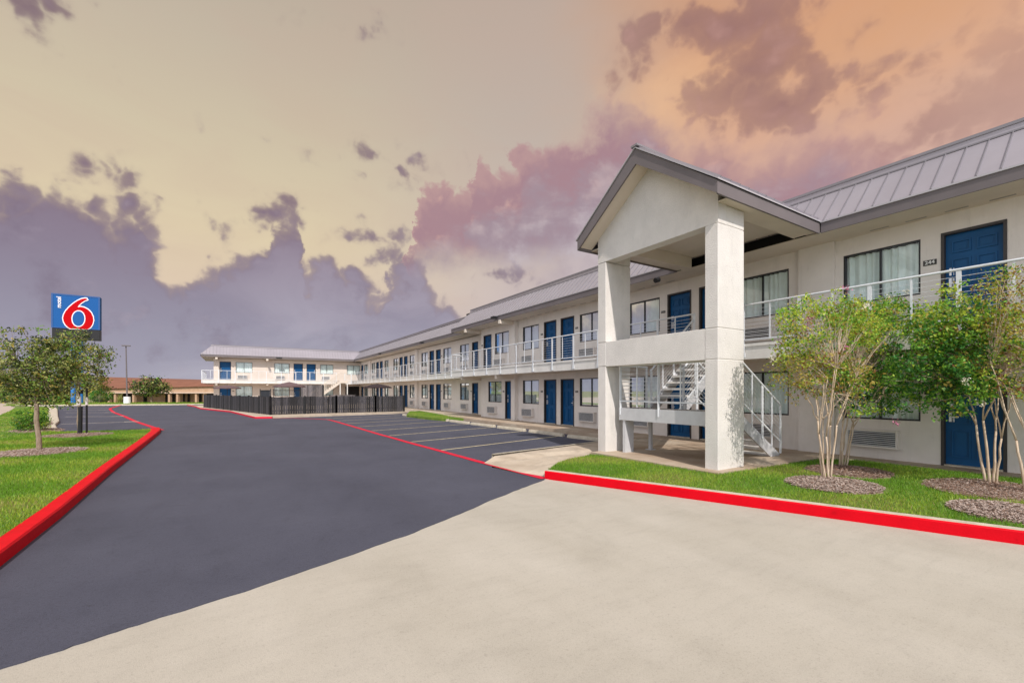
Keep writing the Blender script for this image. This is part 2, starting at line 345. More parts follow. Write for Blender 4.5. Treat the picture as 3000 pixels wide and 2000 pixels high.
    p1 = mix(sstep(S2, .0, .06, .35, 0.), p1, lin((226,186,170)))
    p2 = mix(sstep(m('ADD', n4, m('MULTIPLY', bl, .3)), -.22, .16), lin((166,144,156)), lin((200,174,176)))
    pc = mix(sstep(dep, .05, .14), p1, p2)
    pc = mix(sstep(dep, .12, .26), pc, mix(sstep(n1, -.14, .12), lin((174,162,176)), lin((200,188,194))))
    sky = mix(m('MULTIPLY', al2, .93), sky, pc)
    # brown-mauve cloud at the upper right with a bright gap beneath it
    darkb = union([blob(1990,80,150,85), blob(2150,90,190,90), blob(2200,200,190,130), blob(2340,170,110,90), blob(2300,300,200,80), blob(2540,235,170,44), blob(1895,200,80,46), blob(2950,210,260,90), blob(2870,330,260,80), blob(2480,120,50,18)])
    Sd = m('ADD', m('ADD', darkb, m('MULTIPLY', n1, .10)), m('ADD', m('MULTIPLY', n4, .04), m('MULTIPLY', m('SUBTRACT', bl, -.45), .07)))
    dal = m('MULTIPLY', m('MULTIPLY', m('ADD', sstep(Sd, -.008, .022), sstep(Sd, -.03, .085)), .5), sstep(az, R(40), R(47), .85, .4))
    dc = mix(sstep(m('ADD', m('ADD', n2, m('MULTIPLY', n1, .7)), m('MULTIPLY', bl, .5)), -.22, .26), lin((142,104,108)), lin((188,144,138)))
    glow = m('MULTIPLY', sstep(m('ADD', blob(2020,250,210,95), m('MULTIPLY', n1, .12)), -.03, .06), sstep(S2, .05, .0))
    sky = mix(m('MULTIPLY', glow, .85), sky, lin((242,194,152)))
    sky = mix(dal, sky, dc)
    glow2 = m('MULTIPLY', sstep(m('ADD', blob(2700,20,420,100), m('MULTIPLY', n2, .25)), -.08, .12), m('SUBTRACT', 1., dal))
    sky = mix(m('MULTIPLY', glow2, .5), sky, lin((226,164,108)))
    hgt = sstep(el, R(48), R(72)); sky = mix(hgt, sky, lin((196,192,196)))
    # unseen daylight half of the sky behind the camera, brightened to fill shaded fronts
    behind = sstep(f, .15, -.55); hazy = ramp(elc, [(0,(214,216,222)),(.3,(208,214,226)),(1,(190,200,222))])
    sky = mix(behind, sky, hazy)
    st = N.new('ShaderNodeTexSky'); st.sky_type = 'NISHITA'; st.sun_disc = False
    st.sun_elevation = math.asin(sd.z); st.sun_rotation = math.atan2(sd.x, sd.y)
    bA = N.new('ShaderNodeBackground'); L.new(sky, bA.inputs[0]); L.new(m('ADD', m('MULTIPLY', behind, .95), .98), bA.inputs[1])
    bB = N.new('ShaderNodeBackground'); L.new(st.outputs[0], bB.inputs[0]); bB.inputs[1].default_value = .05
    mx = N.new('ShaderNodeMixShader'); mx.inputs[0].default_value = .06
    o = N.new('ShaderNodeOutputWorld')
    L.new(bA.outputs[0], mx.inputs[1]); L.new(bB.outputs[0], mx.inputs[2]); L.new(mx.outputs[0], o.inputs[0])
build_sky()
vs = sc.view_settings; vs.view_transform = 'Standard'; vs.look = 'None'; vs.exposure = 0; vs.gamma = 1

# ------------------------------------------------------------------ ground
mb = MB()
def hgt(f): return -.03 if f < 59 else (-.03-1.40*min(1,(f-59)/45))
fs_ = [-40,-10,20,40,52,59,66,75,90,104,125,180,400,1500]; rs_ = [-1800,-500,-200,-120,-90,-60,-40,-20,0,20,60,150,500,1800]
P = [(*W(r,f), hgt(f)) for f in fs_ for r in rs_]; n = len(rs_)
mb.add(P, [(i*n+j, i*n+j+1, (i+1)*n+j+1, (i+1)*n+j) for i in range(len(fs_)-1) for j in range(n-1)])
struct('ground', mb, M_terr)
# concrete driveway in front
edge = [(4.96,6.78),(4.2,6.40),(3.45,6.02),(2.6,5.52),(1.78,5.08),(1.0,4.74),(.17,4.39),(-.61,4.14),(-.93,4.02),(-1.24,3.92),(-1.95,3.62),(-3.2,3.1),(-6,2.0),(-12,-1)]
mb = MB(); mb.prism([(-12,-14),(16,-14),(12.6,-9),(9.4,-4),(7.34,1.12),(5.05,6.75)]+edge[0:0]+[(5.05,7.6),(-12,7.6)], -.25, 0.0)
struct('driveway', mb, M_conc)
# asphalt, a thin overlay with a slightly wandering edge
wob = []
for i in range(len(edge)-1):
    a, b = edge[i], edge[i+1]
    for k in range(6):
        t = k/6; wob.append((a[0]+(b[0]-a[0])*t+random.uniform(-.012,.012), a[1]+(b[1]-a[1])*t+random.uniform(-.012,.012)))
wob.append(edge[-1])
farL = W(-54,47.5); farM = W(-40,51.3); farR = W(-36,54); farRR = W(-20,54.6)
mb = MB(); mb.prism(wob+[(-14,8),(-12,24),(-15,52),(-20,64),farL,farM,farR,farRR,(8,52),(13,52),(13,24),(11.6,9.5),(9.4,9.9),(5.16,9.2),(4.75,8.45)], -.12, .010)
struct('asphalt_lot', mb, M_asph)
# painted lines
def strip(mb, pts, w, z, m=None):
    pts = [Vector((*p,0)) for p in pts]; k = len(pts); vs = []
    for i, p in enumerate(pts):
        t = (pts[min(i+1,k-1)]-pts[max(i-1,0)]).normalized(); s = Vector((t.y,-t.x,0))*w/2
        vs += [(p.x-s.x,p.y-s.y,z),(p.x+s.x,p.y+s.y,z)]
    mb.add(vs, [(2*i,2*i+1,2*i+3,2*i+2) for i in range(k-1)], m)
def jag(pts, step=.5, j=.008):
    out = []
    for a, b in zip(pts[:-1], pts[1:]):
        L = math.hypot(b[0]-a[0], b[1]-a[1]); k = max(1,int(L/step))
        out += [(a[0]+(b[0]-a[0])*i/k+random.uniform(-j,j), a[1]+(b[1]-a[1])*i/k+random.uniform(-j,j)) for i in range(k)]
    return out+[pts[-1]]
redR = [(4.99,6.83),(4.93,7.9),(4.86,9.35),(4.70,14.3),(4.62,17.7),(4.59,21.2),(4.52,26),(4.45,27.3),(3.95,28.4),(2.9,29.8),(1.7,30.45)]
redL = [(-2.78,23.9),(-3.07,24.92),(-4.73,31.17),(-6.4,38.18),(-8.2,45.25),(-9.93,53.36),(-10.4,56.2),(-11.5,66.4),(-11.6,68.3),(-10.7,69.8)]
mb = MB(); strip(mb, jag(redR), .17, .018); struct('red_line', mb, M_redl)
mb = MB(); strip(mb, jag(redL,1), .20, .018); struct('red_line', mb, M_redl)
mb = MB()
for k in range(8):
    strip(mb, jag([(4.86-.03*k-(.15 if k==7 else 0), 11.62+2.4*k),(10.2-.13*max(0,k-1), 12.95+2.38*k)],.4), .085, .0145)
struct('parking_lines', mb, M_yel)
mb = MB()
for a, b in [((-7.6,30.9),(-4.72,31.1)),((-9.5,39.4),(-6.5,38.0)),((-11.2,46.6),(-8.2,45.1)),((-13.0,53.4),(-9.8,51.4)),((-14.6,60),(-10.9,57.5))]:
    strip(mb, jag([a,b],1), .14, .0145); 
    strip(mb, [(b[0]-.5,b[1]),(b[0]+.12,b[1])], .30, .0225)
struct('parking_lines', mb, M_wht)
# kerbs: profile swept along a path
def kerb(path_out, path_in, z, m_face, m_top, name, z0=-.1, lip=.02, mtop2=None):
    mb = MB(); k = len(path_out)
    for i in range(k-1):
        a, b, c, d = path_out[i], path_out[i+1], path_in[i+1], path_in[i]
        def l(p, q, t): return (p[0]+(q[0]-p[0])*t, p[1]+(q[1]-p[1])*t)
        a2, b2 = l(a,d,.12), l(b,c,.12); a1, b1 = l(a,d,.03), l(b,c,.03)
        mb.quad((*a,z0),(*b,z0),(*b1,z-lip),(*a1,z-lip), m_face)
        mb.quad((*a1,z-lip),(*b1,z-lip),(*b2,z),(*a2,z), m_face)
        mb.quad((*a2,z),(*b2,z),(*c,z),(*d,z), m_top)
        mb.quad((*d,z),(*c,z),(*c,z0),(*d,z0), m_top)
    for j, (p, q) in enumerate(((path_out[0],path_in[0]),(path_out[-1],path_in[-1]))):
        mb.quad((*p,z0),(*q,z0),(*q,z),(p[0]+(q[0]-p[0])*.03,p[1]+(q[1]-p[1])*.03,z-lip), m_face)
    me = mb.mesh(name); return link(name, me, kind='structure')
rk_o = [(5.02,6.86),(7.34,1.12),(9.4,-4),(12.6,-9)]; rk_i = [(5.15,6.97),(7.50,1.17),(9.56,-3.95),(12.75,-8.95)]
kerb(rk_o, rk_i, .155, M_red, M_kerbc, 'red_kerb')
lk_o = [(-1.78,-6),(-1.84,2),(-1.94,6.2),(-2.0,8.12),(-2.20,11.8),(-2.42,17.5),(-2.62,22.0),(-2.72,23.2),(-2.86,23.85)]
lk_i = [(-1.98,-6),(-2.02,2),(-2.12,6.2),(-2.19,8.12),(-2.39,11.8),(-2.64,17.5),(-2.88,21.9),(-3.0,22.6),(-3.06,23.2)]
kerb(lk_o, lk_i, .15, M_red, M_red, 'red_kerb')
# kerb along the pool fence
pk_o = [(1.75,30.45),(.86,30.8),(-.55,40.8),(-2.99,49.5),(-3.9,56.5),(-4.9,61.5)]; pk_i = [(1.8,30.75),(1.05,31.0),(-.3,40.85),(-2.75,49.55),(-3.65,56.5),(-4.7,61.5)]
kerb(pk_o, pk_i, .12, M_redl, M_kerbc, 'kerb')
mb = MB(); mb.prism([(1.9,30.76),(1.06,31.0),(-.3,40.85),(-2.75,49.55),(-3.65,56.5),(-3.65,58.2),(13.3,58.2),(13.3,33.2),(10.9,32.2),(9.6,31.6),(4.6,31.0)], -.1, .115)
struct('pool_apron', mb, M_walk)
# left lot kerb and far kerb
ck = [(-6.15,24.4),(-6.35,25.46),(-7.35,29.1),(-8.05,32.5),(-9.6,38.5),(-10.75,43.07),(-13.3,53.2),(-15.0,59.4),(-19.5,66.4)]
cki = [(p[0]-.45-(.02*i), p[1]+.12) for i, p in enumerate(ck)]
kerb(ck, cki, .13, M_kerbc, M_kerbc, 'kerb')
fk = [W(-54,47.7),W(-48,50.2),W(-40,51.6),W(-36,54.1),W(-28,54.4),W(-19,54.8)]; fki = [W(-54,48.2),W(-48,50.7),W(-40,52.1),W(-36,54.6),W(-28,54.9),W(-19,55.3)]
kerb(fk, fki, .12, M_kerbc, M_kerbc, 'kerb')
# street on the left
mb = MB(); mb.prism([(-11.2,33),(-12.3,39.1),(-15.3,51),(-19.6,66),(-26,84),(-75,84),(-75,10),(-14,10)], -.2, .02)
struct('street', mb, M_street)
# lawns
lawnL = [lk_i[i] for i in range(len(lk_i))]+[(-3.4,22.75),(-4.6,23.0),(-5.7,23.3),(-6.55,24.2)]+cki[1:]+[(-19.7,66.5),(-15.4,51),(-12.4,39.1),(-11.3,33),(-14.1,10),(-14,-6)]
mb = MB(); mb.prism(lawnL, -.1, .14); struct('lawn', mb, M_soil)
lawnR = [rk_i[0],(5.34,7.10),(5.9,7.55),(6.47,7.85),(6.93,7.92),(7.30,8.07),(7.42,7.9),(7.56,4.90),(10.6,4.80),(11.3,4.75),(11.75,4.3),(11.75,-9),(12.75,-8.95),rk_i[2],rk_i[1]]
mb = MB(); mb.prism(lawnR, -.1, .14); struct('lawn', mb, M_soil)
farG = [W(-56,48.3),W(-48,50.8),W(-40,52.2),W(-36,54.7),W(-28,55),W(-19,55.4),W(-16,59),W(-62,59)]
mb = MB(); mb.prism(farG, -.1, .10); struct('lawn', mb, M_soil)
gs = [(9.75,22.6),(10.9,22.4),(11.6,24.4),(11.9,32.2),(11.0,32.3),(9.2,27.6),(9.4,24.2)]
mb = MB(); mb.prism(gs, -.1, .14); struct('lawn', mb, M_soil)
# concrete pad at the end of the parking row, sloping up from the lot
mb = MB()
pad = {'a':(4.86,9.02,.02),'b':(5.30,9.30,.11),'c':(9.3,9.95,.14),'d':(11.5,9.65,.15),'e':(11.5,8.35,.155),'f':(7.35,8.35,.155),'g':(7.3,8.10,.15),'h':(6.9,7.92,.148),'i':(6.42,7.85,.145),'j':(5.85,7.55,.14),'k':(5.30,7.12,.11),'l':(5.10,6.92,.03),'m':(4.93,7.6,.02)}
ks = list(pad.values()); n = len(ks); mb = MB()
mb.prism([(p[0],p[1]) for p in ks], None, 0, M_walk); mb.v = [tuple(p) for p in ks]
mb.add([(x,y,-.1) for x,y,z in ks]+list(ks), [(i,(i+1)%n,n+(i+1)%n,n+i) for i in range(n)], M_walk)
link('concrete_pad', mb.mesh('concrete_pad'), kind='structure')
mb = MB(); strip(mb, [(5.28,9.36),(9.3,10.0),(11.5,9.70)], .10, .150); 
for a, b, za, zb in [((5.28,9.40),(9.3,10.04),.0,.15),((9.3,10.04),(11.5,9.75),.0,.15)]: mb.quad((*a,za),(*b,za),(*b,zb),(*a,zb))
struct('kerb', mb, M_kerbc)
# ground floor walkways: along the near wing, under the portico and along the far wing
mb = MB(); mb.prism([(7.56,4.90),(7.50,8.30),(11.40,8.36),(11.40,9.70),(10.9,9.85),(10.75,24.6),(13.3,24.6),(13.3,23.1),(12.3,23.1),(12.3,-9),(11.78,-9),(11.78,4.2),(11.3,4.78)], -.1, .165)
struct('walkway', mb, M_slabc)
mb = MB(); mb.prism([(11.0,24.6),(13.35,24.6),(13.35,58),(12.0,58),(12.0,33.5)], -.1, .160); struct('walkway', mb, M_walk)
# ------------------------------------------------------------------ wheel stops
mb = MB(); prof = [(-.08,0),(.08,0),(.075,.05),(.05,.115),(-.05,.115),(-.075,.05)]
vs = []; L_ = 1.05
for y, k in ((-L_,.75),(-L_+.05,1),(L_-.05,1),(L_,.75)): vs += [(x*k, y, z*k if z else 0) for x, z in prof]
mb.add(vs, [(i*6+j,i*6+(j+1)%6,(i+1)*6+(j+1)%6,(i+1)*6+j) for i in range(3) for j in range(6)]+[tuple(range(6))[::-1],tuple(18+j for j in range(6))])
stop_me = mb.mesh('wheel_stop', M_kerbc, fix=True)
ords = ['nearest the portico, half hidden by its left pillar','second from the portico','third from the portico','fourth from the portico','fifth from the portico, beside the grass strip','sixth from the portico, beside the grass strip','seventh from the portico','farthest of the row, by the pool fence']
for k in range(8):
    link('wheel_stop', stop_me, None, (10.22-.09*k, 11.35+2.42*k, .01), R(3.5 if k else 6)+random.uniform(-.02,.02), 'wheel stops along the motel walkway', 'pale concrete wheel stop '+ords[k], 'wheel stop')

# ------------------------------------------------------------------ motel
motel = empty('motel', (12.3, 20, 0), 'two-storey white motel with blue doors, grey metal mansard roof and gabled stair portico', 'motel')
OFF = Vector((-12.3,-20,0))
def part(name, mb_or_me, m=None, parent=None, loc=None, rz=0, label=None, **k):
    me = mb_or_me.mesh(name, m, **k) if isinstance(mb_or_me, MB) else mb_or_me
    p = parent or motel
    if loc is None: loc = (0,0,0)
    if p is motel: loc = Vector(loc)+OFF
    return link(name, me, p, loc, rz, label=label)
Z1, Z2 = .165, 2.885        # floor levels
SOF = 5.31
def T_main(X): return lambda s,d,z: (X-d, s, z)
def T_rear(Y): return lambda s,d,z: (s, Y-d, z)
def wall_holes(T, s0, s1, z0, z1, holes, depth=.22, m=None, mback=None):
    mb = MB(); S = sorted({s0,s1}|{q for h in holes for q in h[:2]}); Z = sorted({z0,z1}|{q for h in holes for q in h[2:4]})
    for i in range(len(S)-1):
        for j in range(len(Z)-1):
            cs, cz = (S[i]+S[i+1])/2, (Z[j]+Z[j+1])/2
            if any(h[0] < cs < h[1] and h[2] < cz < h[3] for h in holes): continue
            mb.quad(T(S[i],0,Z[j]),T(S[i+1],0,Z[j]),T(S[i+1],0,Z[j+1]),T(S[i],0,Z[j+1]), m)
    for a, b, c, d in [h[:4] for h in holes]:
        D = -depth
        mb.quad(T(a,0,c),T(a,D,c),T(a,D,d),T(a,0,d), m); mb.quad(T(b,0,c),T(b,D,c),T(b,D,d),T(b,0,d), m)
        mb.quad(T(a,0,d),T(a,D,d),T(b,D,d),T(b,0,d), m); mb.quad(T(a,0,c),T(a,D,c),T(b,D,c),T(b,0,c), m)
        mb.quad(T(a,D,c),T(b,D,c),T(b,D,d),T(a,D,d), mback or M_dark)
    return mb
# --- component meshes (local x along the wall, +y outwards, z up)
def door_meshes(w, h, side):
    fr = MB(); t = .05
    for x0, x1 in ((-w/2,-w/2+t),(w/2-t,w/2)): fr.box(x0,x1,-.17,.012,0,h)
    fr.box(-w/2+t,w/2-t,-.17,.012,h-t,h)
    sl = MB(); a = w/2-t; y = -.10
    sl.box(-a,a,y-.04,y,.03,h-t)
    cols = [(-a*.78,-a*.10),(a*.10,a*.78)]; rows = [(.17,.74),(.86,1.50),(1.62,1.86)]
    for x0, x1 in cols:
        for z0, z1 in rows:
            b = .028
            for q in ((x0,x1,z0,z0+b),(x0,x1,z1-b,z1),(x0,x0+b,z0+b,z1-b),(x1-b,x1,z0+b,z1-b)): sl.box(q[0],q[1],y,y+.022,q[2],q[3])
            sl.box(x0+.06,x1-.06,y,y+.008,z0+.06,z1-.06)
    lk = MB(); x = side*(a-.09)
    lk.box(x-.035,x+.035,y,y+.02,1.17,1.32); lk.box(x-.04,x+.04,y,y+.022,.90,1.11)
    lk.bar((x,y+.05,1.0),(x-side*.11,y+.05,1.0),.018,.022); lk.tube([(x,y,1.0),(x,y+.05,1.0)],.012,8)
    lk.tube([(x,y,1.25),(x,y+.035,1.25)],.022,10)
    th = MB(); th.box(-a,a,-.16,.03,0,.03)
    nm = 'door'
    return dict(frame=fr.mesh('door_frame',M_dframe), slab=sl.mesh('door',M_door), lock=lk.mesh('lock',M_lock), sill=th.mesh('threshold',M_kerbc))
def window_meshes(w, h, var):
    fr = MB(); t = .035; y0, y1 = -.09, -.03
    for x0, x1 in ((-w/2,-w/2+t),(w/2-t,w/2)): fr.box(x0,x1,y0,y1+.02,0,h)
    for z0, z1 in ((0,t),(h-t,h)): fr.box(-w/2+t,w/2-t,y0,y1+.02,z0,z1)
    fr.box(-.016,.016,y0,y1,t,h-t)
    pn = MB(); pn.quad((-w/2+t,-.06,t),(w/2-t,-.06,t),(w/2-t,-.06,h-t),(-w/2+t,-.06,h-t))
    cu = MB(); n = 90; g0 = (.02, .07, .02)[var]; g1 = (.02,.02,.06)[var]; vs = []
    x0, x1 = -w/2+g0, w/2-g1
    for i in range(n+1):
        x = x0+(x1-x0)*i/n; ph = i*.62+math.sin(i*.21+var)*1.3
        yy = -.135+.036*math.sin(ph)
        vs += [(x,yy,.0),(x+.008*math.sin(i*.9),yy+.004*math.sin(i),h*.97)]
    cu.add(vs, [(2*i,2*i+2,2*i+3,2*i+1) for i in range(n)])
    return dict(frame=fr.mesh('window',M_wframe), pane=pn.mesh('pane',M_glass), curtain=cu.mesh('curtain',M_curt,smooth=True))
def ac_mesh(w):
    c = MB(); h, d, t = .40, .17, .035
    c.box(-w/2,w/2,0,d-.05,0,h); c.box(-w/2,w/2,d-.05,d,0,t); c.box(-w/2,w/2,d-.05,d,h-t,h)
    c.box(-w/2,-w/2+t,d-.05,d,t,h-t); c.box(w/2-t-.05,w/2,d-.05,d,t,h-t)
    g = MB(); k = 8
    for i in range(k):
        z = t+(h-2*t)*(i+.5)/k
        g.box(-w/2+t,w/2-t-.05,d-.04,d-.004,z-.008,z+.010)
    bk = MB(); bk.quad((-w/2+t,d-.047,t),(w/2-t-.05,d-.047,t),(w/2-t-.05,d-.047,h-t),(-w/2+t,d-.047,h-t))
    return dict(case=c.mesh('air_conditioner',M_wall), grille=g.mesh('grille',M_white), back=bk.mesh('recess',M_black))
DM = {}; WM = {}; AM = {}
def num_mesh():
    mb = MB(); mb.box(-.085,.085,0,.012,-.04,.04,M_plaque)
    for x in (-.05,0,.05):
        mb.box(x-.014,x+.014,.012,.015,.016,.022,M_numeral); mb.box(x-.014,x+.014,.012,.015,-.022,-.016,M_numeral); mb.box(x+.009,x+.014,.012,.015,-.016,.016,M_numeral)
    return mb.mesh('number_plaque')
NM = num_mesh()
def put_door(T, rz, s, w, z, side):
    key = (round(w,2), side); h = 2.05
    if key not in DM: DM[key] = door_meshes(w, h, side)
    D = DM[key]; o = part('door', D['slab'], loc=T(s,0,z), rz=rz)
    for nme, q in (('door_frame','frame'),('lock','lock'),('threshold','sill')): link(nme, D[q], o)
def put_window(T, rz, s, w, z, h, var):
    key = (round(w,1), round(h,2), var)
    if key not in WM: WM[key] = window_meshes(round(w,1), h, var)
    D = WM[key]; o = part('window', D['frame'], loc=T(s,0,z), rz=rz)
    for nme, q in (('pane','pane'),('curtain','curtain')): link(nme, D[q], o)
def put_ac(T, rz, s, w, z):
    if w not in AM: AM[w] = ac_mesh(w)
    D = AM[w]; o = part('air_conditioner', D['case'], loc=T(s,0,z), rz=rz)
    link('grille', D['grille'], o); link('recess', D['back'], o)
DH, WZ, WH = 2.05, (1.05,3.745), 1.17
def facade(T, rz, s0, s1, z0, z1, items, m, acside, matback=None):
    """items: ('D', a, b, level, handle side along +s) ('W', a, b, level, var)"""
    holes = []; sgn = 1 if rz == PI/2 else -1
    for it in items:
        lv = it[3]
        if it[0] == 'D':
            z = (Z1,Z2)[lv]; holes.append((it[1],it[2],z,z+DH))
            put_door(T, rz, (it[1]+it[2])/2, it[2]-it[1], z, it[4]*sgn)
        elif it[0] == 'W':
            wdt = round(it[2]-it[1],1); c = (it[1]+it[2])/2; holes.append((c-wdt/2,c+wdt/2,WZ[lv],WZ[lv]+WH))
            put_window(T, rz, c, wdt, WZ[lv], WH, it[4])
            aw = 1.0; sc_ = (it[2]-.05-aw/2) if acside > 0 else (it[1]+.1+aw/2)
            if len(it) < 6: put_ac(T, rz, sc_, aw, (.42,3.06)[lv])
        elif it[0] == 'H': holes.append((it[1],it[2],it[4],it[5]))
    return wall_holes(T, s0, s1, z0, z1, holes, m=m)
TM = T_main(12.3); TF = T_main(13.35); TR = T_rear(58.3)
near = []
for lv in (0,1):
    for k, y in enumerate((19.3, 12.15, 5.0, -2.15)):
        near += [('W',y-2.05,y-.6,lv,(k+lv)%3),('D',y-3.40,y-2.45,lv,1),('D',y-4.65,y-3.72,lv,-1),('W',y-6.42,y-5.0,lv,(k+1+2*lv)%3)]
near = [(a[0], a[1]+(.28 if 4<a[1]<13 or a[1]<0 else 0)*0, *a[2:]) for a in near]
def fixn(it):                                        # nudge the two bays nearest the camera onto their measured places
    t, a, b = it[:3]; c = (a+b)/2
    tbl = {'W':[(10.82,1.44),(6.65,1.40),(4.02,1.37),(-.35,1.4)], 'D':[(9.34,.92),(8.14,.92),(2.54,.92),(1.30,.92)]}[t]
    for cc, w in tbl:
        if abs(c-cc) < .6: return (t, cc-w/2, cc+w/2, *it[3:])
    return it
near = [fixn(i) for i in near]
near += [('W',20.05,21.53,1,1),('D',21.94,22.89,1,1),('W',20.8,22.33,0,0),('D',19.6,20.42,0,1)]
part('wall', facade(TM, PI/2, -9.0, 23.2, 0, SOF, near, M_wall, 1))
mb = MB(); mb.quad((12.3,23.2,0),(13.35,23.2,0),(13.35,23.2,SOF),(12.3,23.2,SOF)); part('wall', mb, M_wall)
far = []
for lv in (0,1):
    far += [('D',25.6,26.46,lv,1),('W',26.95,28.38,lv,0),('W',29.9,31.35,lv,1),('D',31.86,32.8,lv,-1),('D',33.25,34.2,lv,1),('W',34.6,36.1,lv,2),
            ('W',37.65,39.15,lv,0),('D',39.75,40.75,lv,-1),('D',41.16,42.14,lv,1),('W',42.5,44.15,lv,1),('W',45.8,47.3,lv,2),('D',48.0,49.1,lv,-1),('D',49.55,50.6,lv,1),('W',51.0,52.6,lv,0),
            ('W',54.5,56.2,lv,1),('D',56.7,57.8,lv,1)]
part('wall', facade(TF, PI/2, 23.2, 58.3, 0, SOF, far, M_wall, -1))
rear = []
for lv in (0,1):
    rear += [('D',-1.76,-.68,lv,-1),('W',-.24,1.37,lv,0),('W',3.57,5.18,lv,1),('D',5.61,6.62,lv,-1),('D',7.02,8.05,lv,1),('W',8.54,10.08,lv,2)]
rear += [('W',11.7,13.3,1,0,'x'),('H',11.5,13.25,0,Z1,2.25)]
part('wall', facade(TR, PI, -2.3, 13.35, 0, SOF, rear, M_rear, -1))
# closed backs and ends of the wings
mb = MB(); mb.box(12.62,20,-9,23.2,0,5.5); mb.box(13.67,20,23.2,66,0,5.5); mb.box(-2.3,13.7,58.62,66,0,5.5)
mb.quad((-2.3,58.3,0),(-2.3,58.7,0),(-2.3,58.7,SOF),(-2.3,58.3,SOF))
part('wall', mb, M_rear)
# pilasters and control joints
for X, a, b, d in ((12.3,4.88,5.68,.09),(12.3,19.11,19.48,.22),(12.3,11.98,12.34,.20),(13.35,36.7,37.3,.2),(13.35,52.9,53.3,.15)):
    mb = MB(); mb.box(X-d,X,a,b,0,SOF); part('pilaster', mb, M_wall)
mb = MB(); mb.box(2.74,2.80,58.27,58.3,0,SOF); part('pilaster', mb, M_soffit)
# ---- beams under slab and soffit
for X, y, L_ in ((11.05,19.3,1.05),(11.05,23.3,1.3)):
    for z in (2.31,5.11):
        X = X if z < 3 else 11.26
        mb = MB(); mb.box(X,X+L_+(.0 if y<20 else .95),y-.09,y+.09,z,z+.19); part('beam', mb, M_soffit)
for x in (-2.0,2.8):
    for z in (2.31,5.11):
        mb = MB(); mb.box(x-.1,x+.1,57.0,58.28,z,z+.19); part('beam', mb, M_soffit)
# ---- upper walkway slabs
mb = MB(); SB = 2.50
mb.prism([(11.0,-9),(12.31,-9),(12.31,23.21),(13.36,23.21),(13.36,58.31),(-2.31,58.31),(-2.31,66),(-3.3,66),(-3.3,56.9),(12.0,56.9),(12.0,24.6),(11.0,24.6)], SB, 2.872, M_slab, M_deck)
mb2 = [(11.0,-9),(12.31,-9),(12.31,23.21),(13.36,23.21),(13.36,58.31),(-2.31,58.31),(-2.31,66),(-3.3,66),(-3.3,56.9),(12.0,56.9),(12.0,24.6),(11.0,24.6)]
mb.prism(mb2, None, SB, M_soffit)
part('upper_walkway', mb, M_slab)
mb = MB()
for p, q in zip(mb2[-2:]+mb2[:0], mb2[-1:]+mb2[:1]): pass
mb.box(10.975,11.0,-9,24.625,2.82,2.90); mb.box(11.975,12.0,24.625,56.9,2.82,2.90); mb.box(-3.325,11.975,56.875,56.9,2.82,2.90)
part('walkway_edge_trim', mb, M_slab)
# ---- railings
RT = 3.87
hv = MB(); hv.box(-.012,.012,-.035,.035,-.36,.98); hv.box(-.02,.02,-.05,.05,-.34,-.22); hv_me = hv.mesh('post', M_rail)
tn = MB(); tn.box(-.008,.008,-.016,.016,.08,.98); tn_me = tn.mesh('post', M_rail)
def railing(p0, p1, n, skip_ends=False, thin=True, heavy=None):
    a = Vector((*p0,0)); b = Vector((*p1,0)); L_ = (b-a).length; t = (b-a)/L_; rz = math.atan2(t.y,t.x)-PI/2
    mb = MB(); mb.tube([(a.x,a.y,RT),(b.x,b.y,RT)], .024, 8, M_rail)
    o = part('railing', mb)
    mb = MB(); mb.bar((a.x,a.y,2.985),(b.x,b.y,2.985),.03,.035,M_rail); cx = link('lower_rail', mb.mesh('lower_rail'), o)
    mb = MB()
    for k in range(8): mb.tube([(a.x,a.y,3.08+.095*k),(b.x,b.y,3.08+.095*k)], .0042, 5, M_rail, cap=False)
    link('cables', mb.mesh('cables'), o)
    ps = heavy if heavy else [i/n for i in range(n+1)]
    for i, q in enumerate(ps):
        c = a+(b-a)*q; link('post', hv_me, o, (c.x,c.y,2.885), rz)
        if thin and i < len(ps)-1:
            c = a+(b-a)*(q+ps[i+1])/2; link('post', tn_me, o, (c.x,c.y,2.885), rz)
    return o
XR = 10.965
railing((XR,-8.2),(XR,6.72), 11, heavy=[(y+8.2)/14.92 for y in (-8.15,-6.8,-5.4,-4.1,-2.8,-1.5,-.2,1.12,2.44,3.75,5.08,6.4,6.69)])
railing((XR,7.80),(XR,24.6), 12, heavy=[(y-7.8)/16.8 for y in (7.83,9.1,10.45,11.75,13.11,14.46,15.85,17.21,18.68,20.09,21.54,22.99,24.57)])
railing((11.0,24.63),(11.96,24.63), 1, thin=False)
railing((11.965,24.6),(11.965,56.8), 20)
railing((11.9,56.865),(11.15,56.865), 1, thin=False); railing((10.2,56.865),(-3.28,56.865), 9)
railing((-3.29,56.9),(-3.29,65), 5)
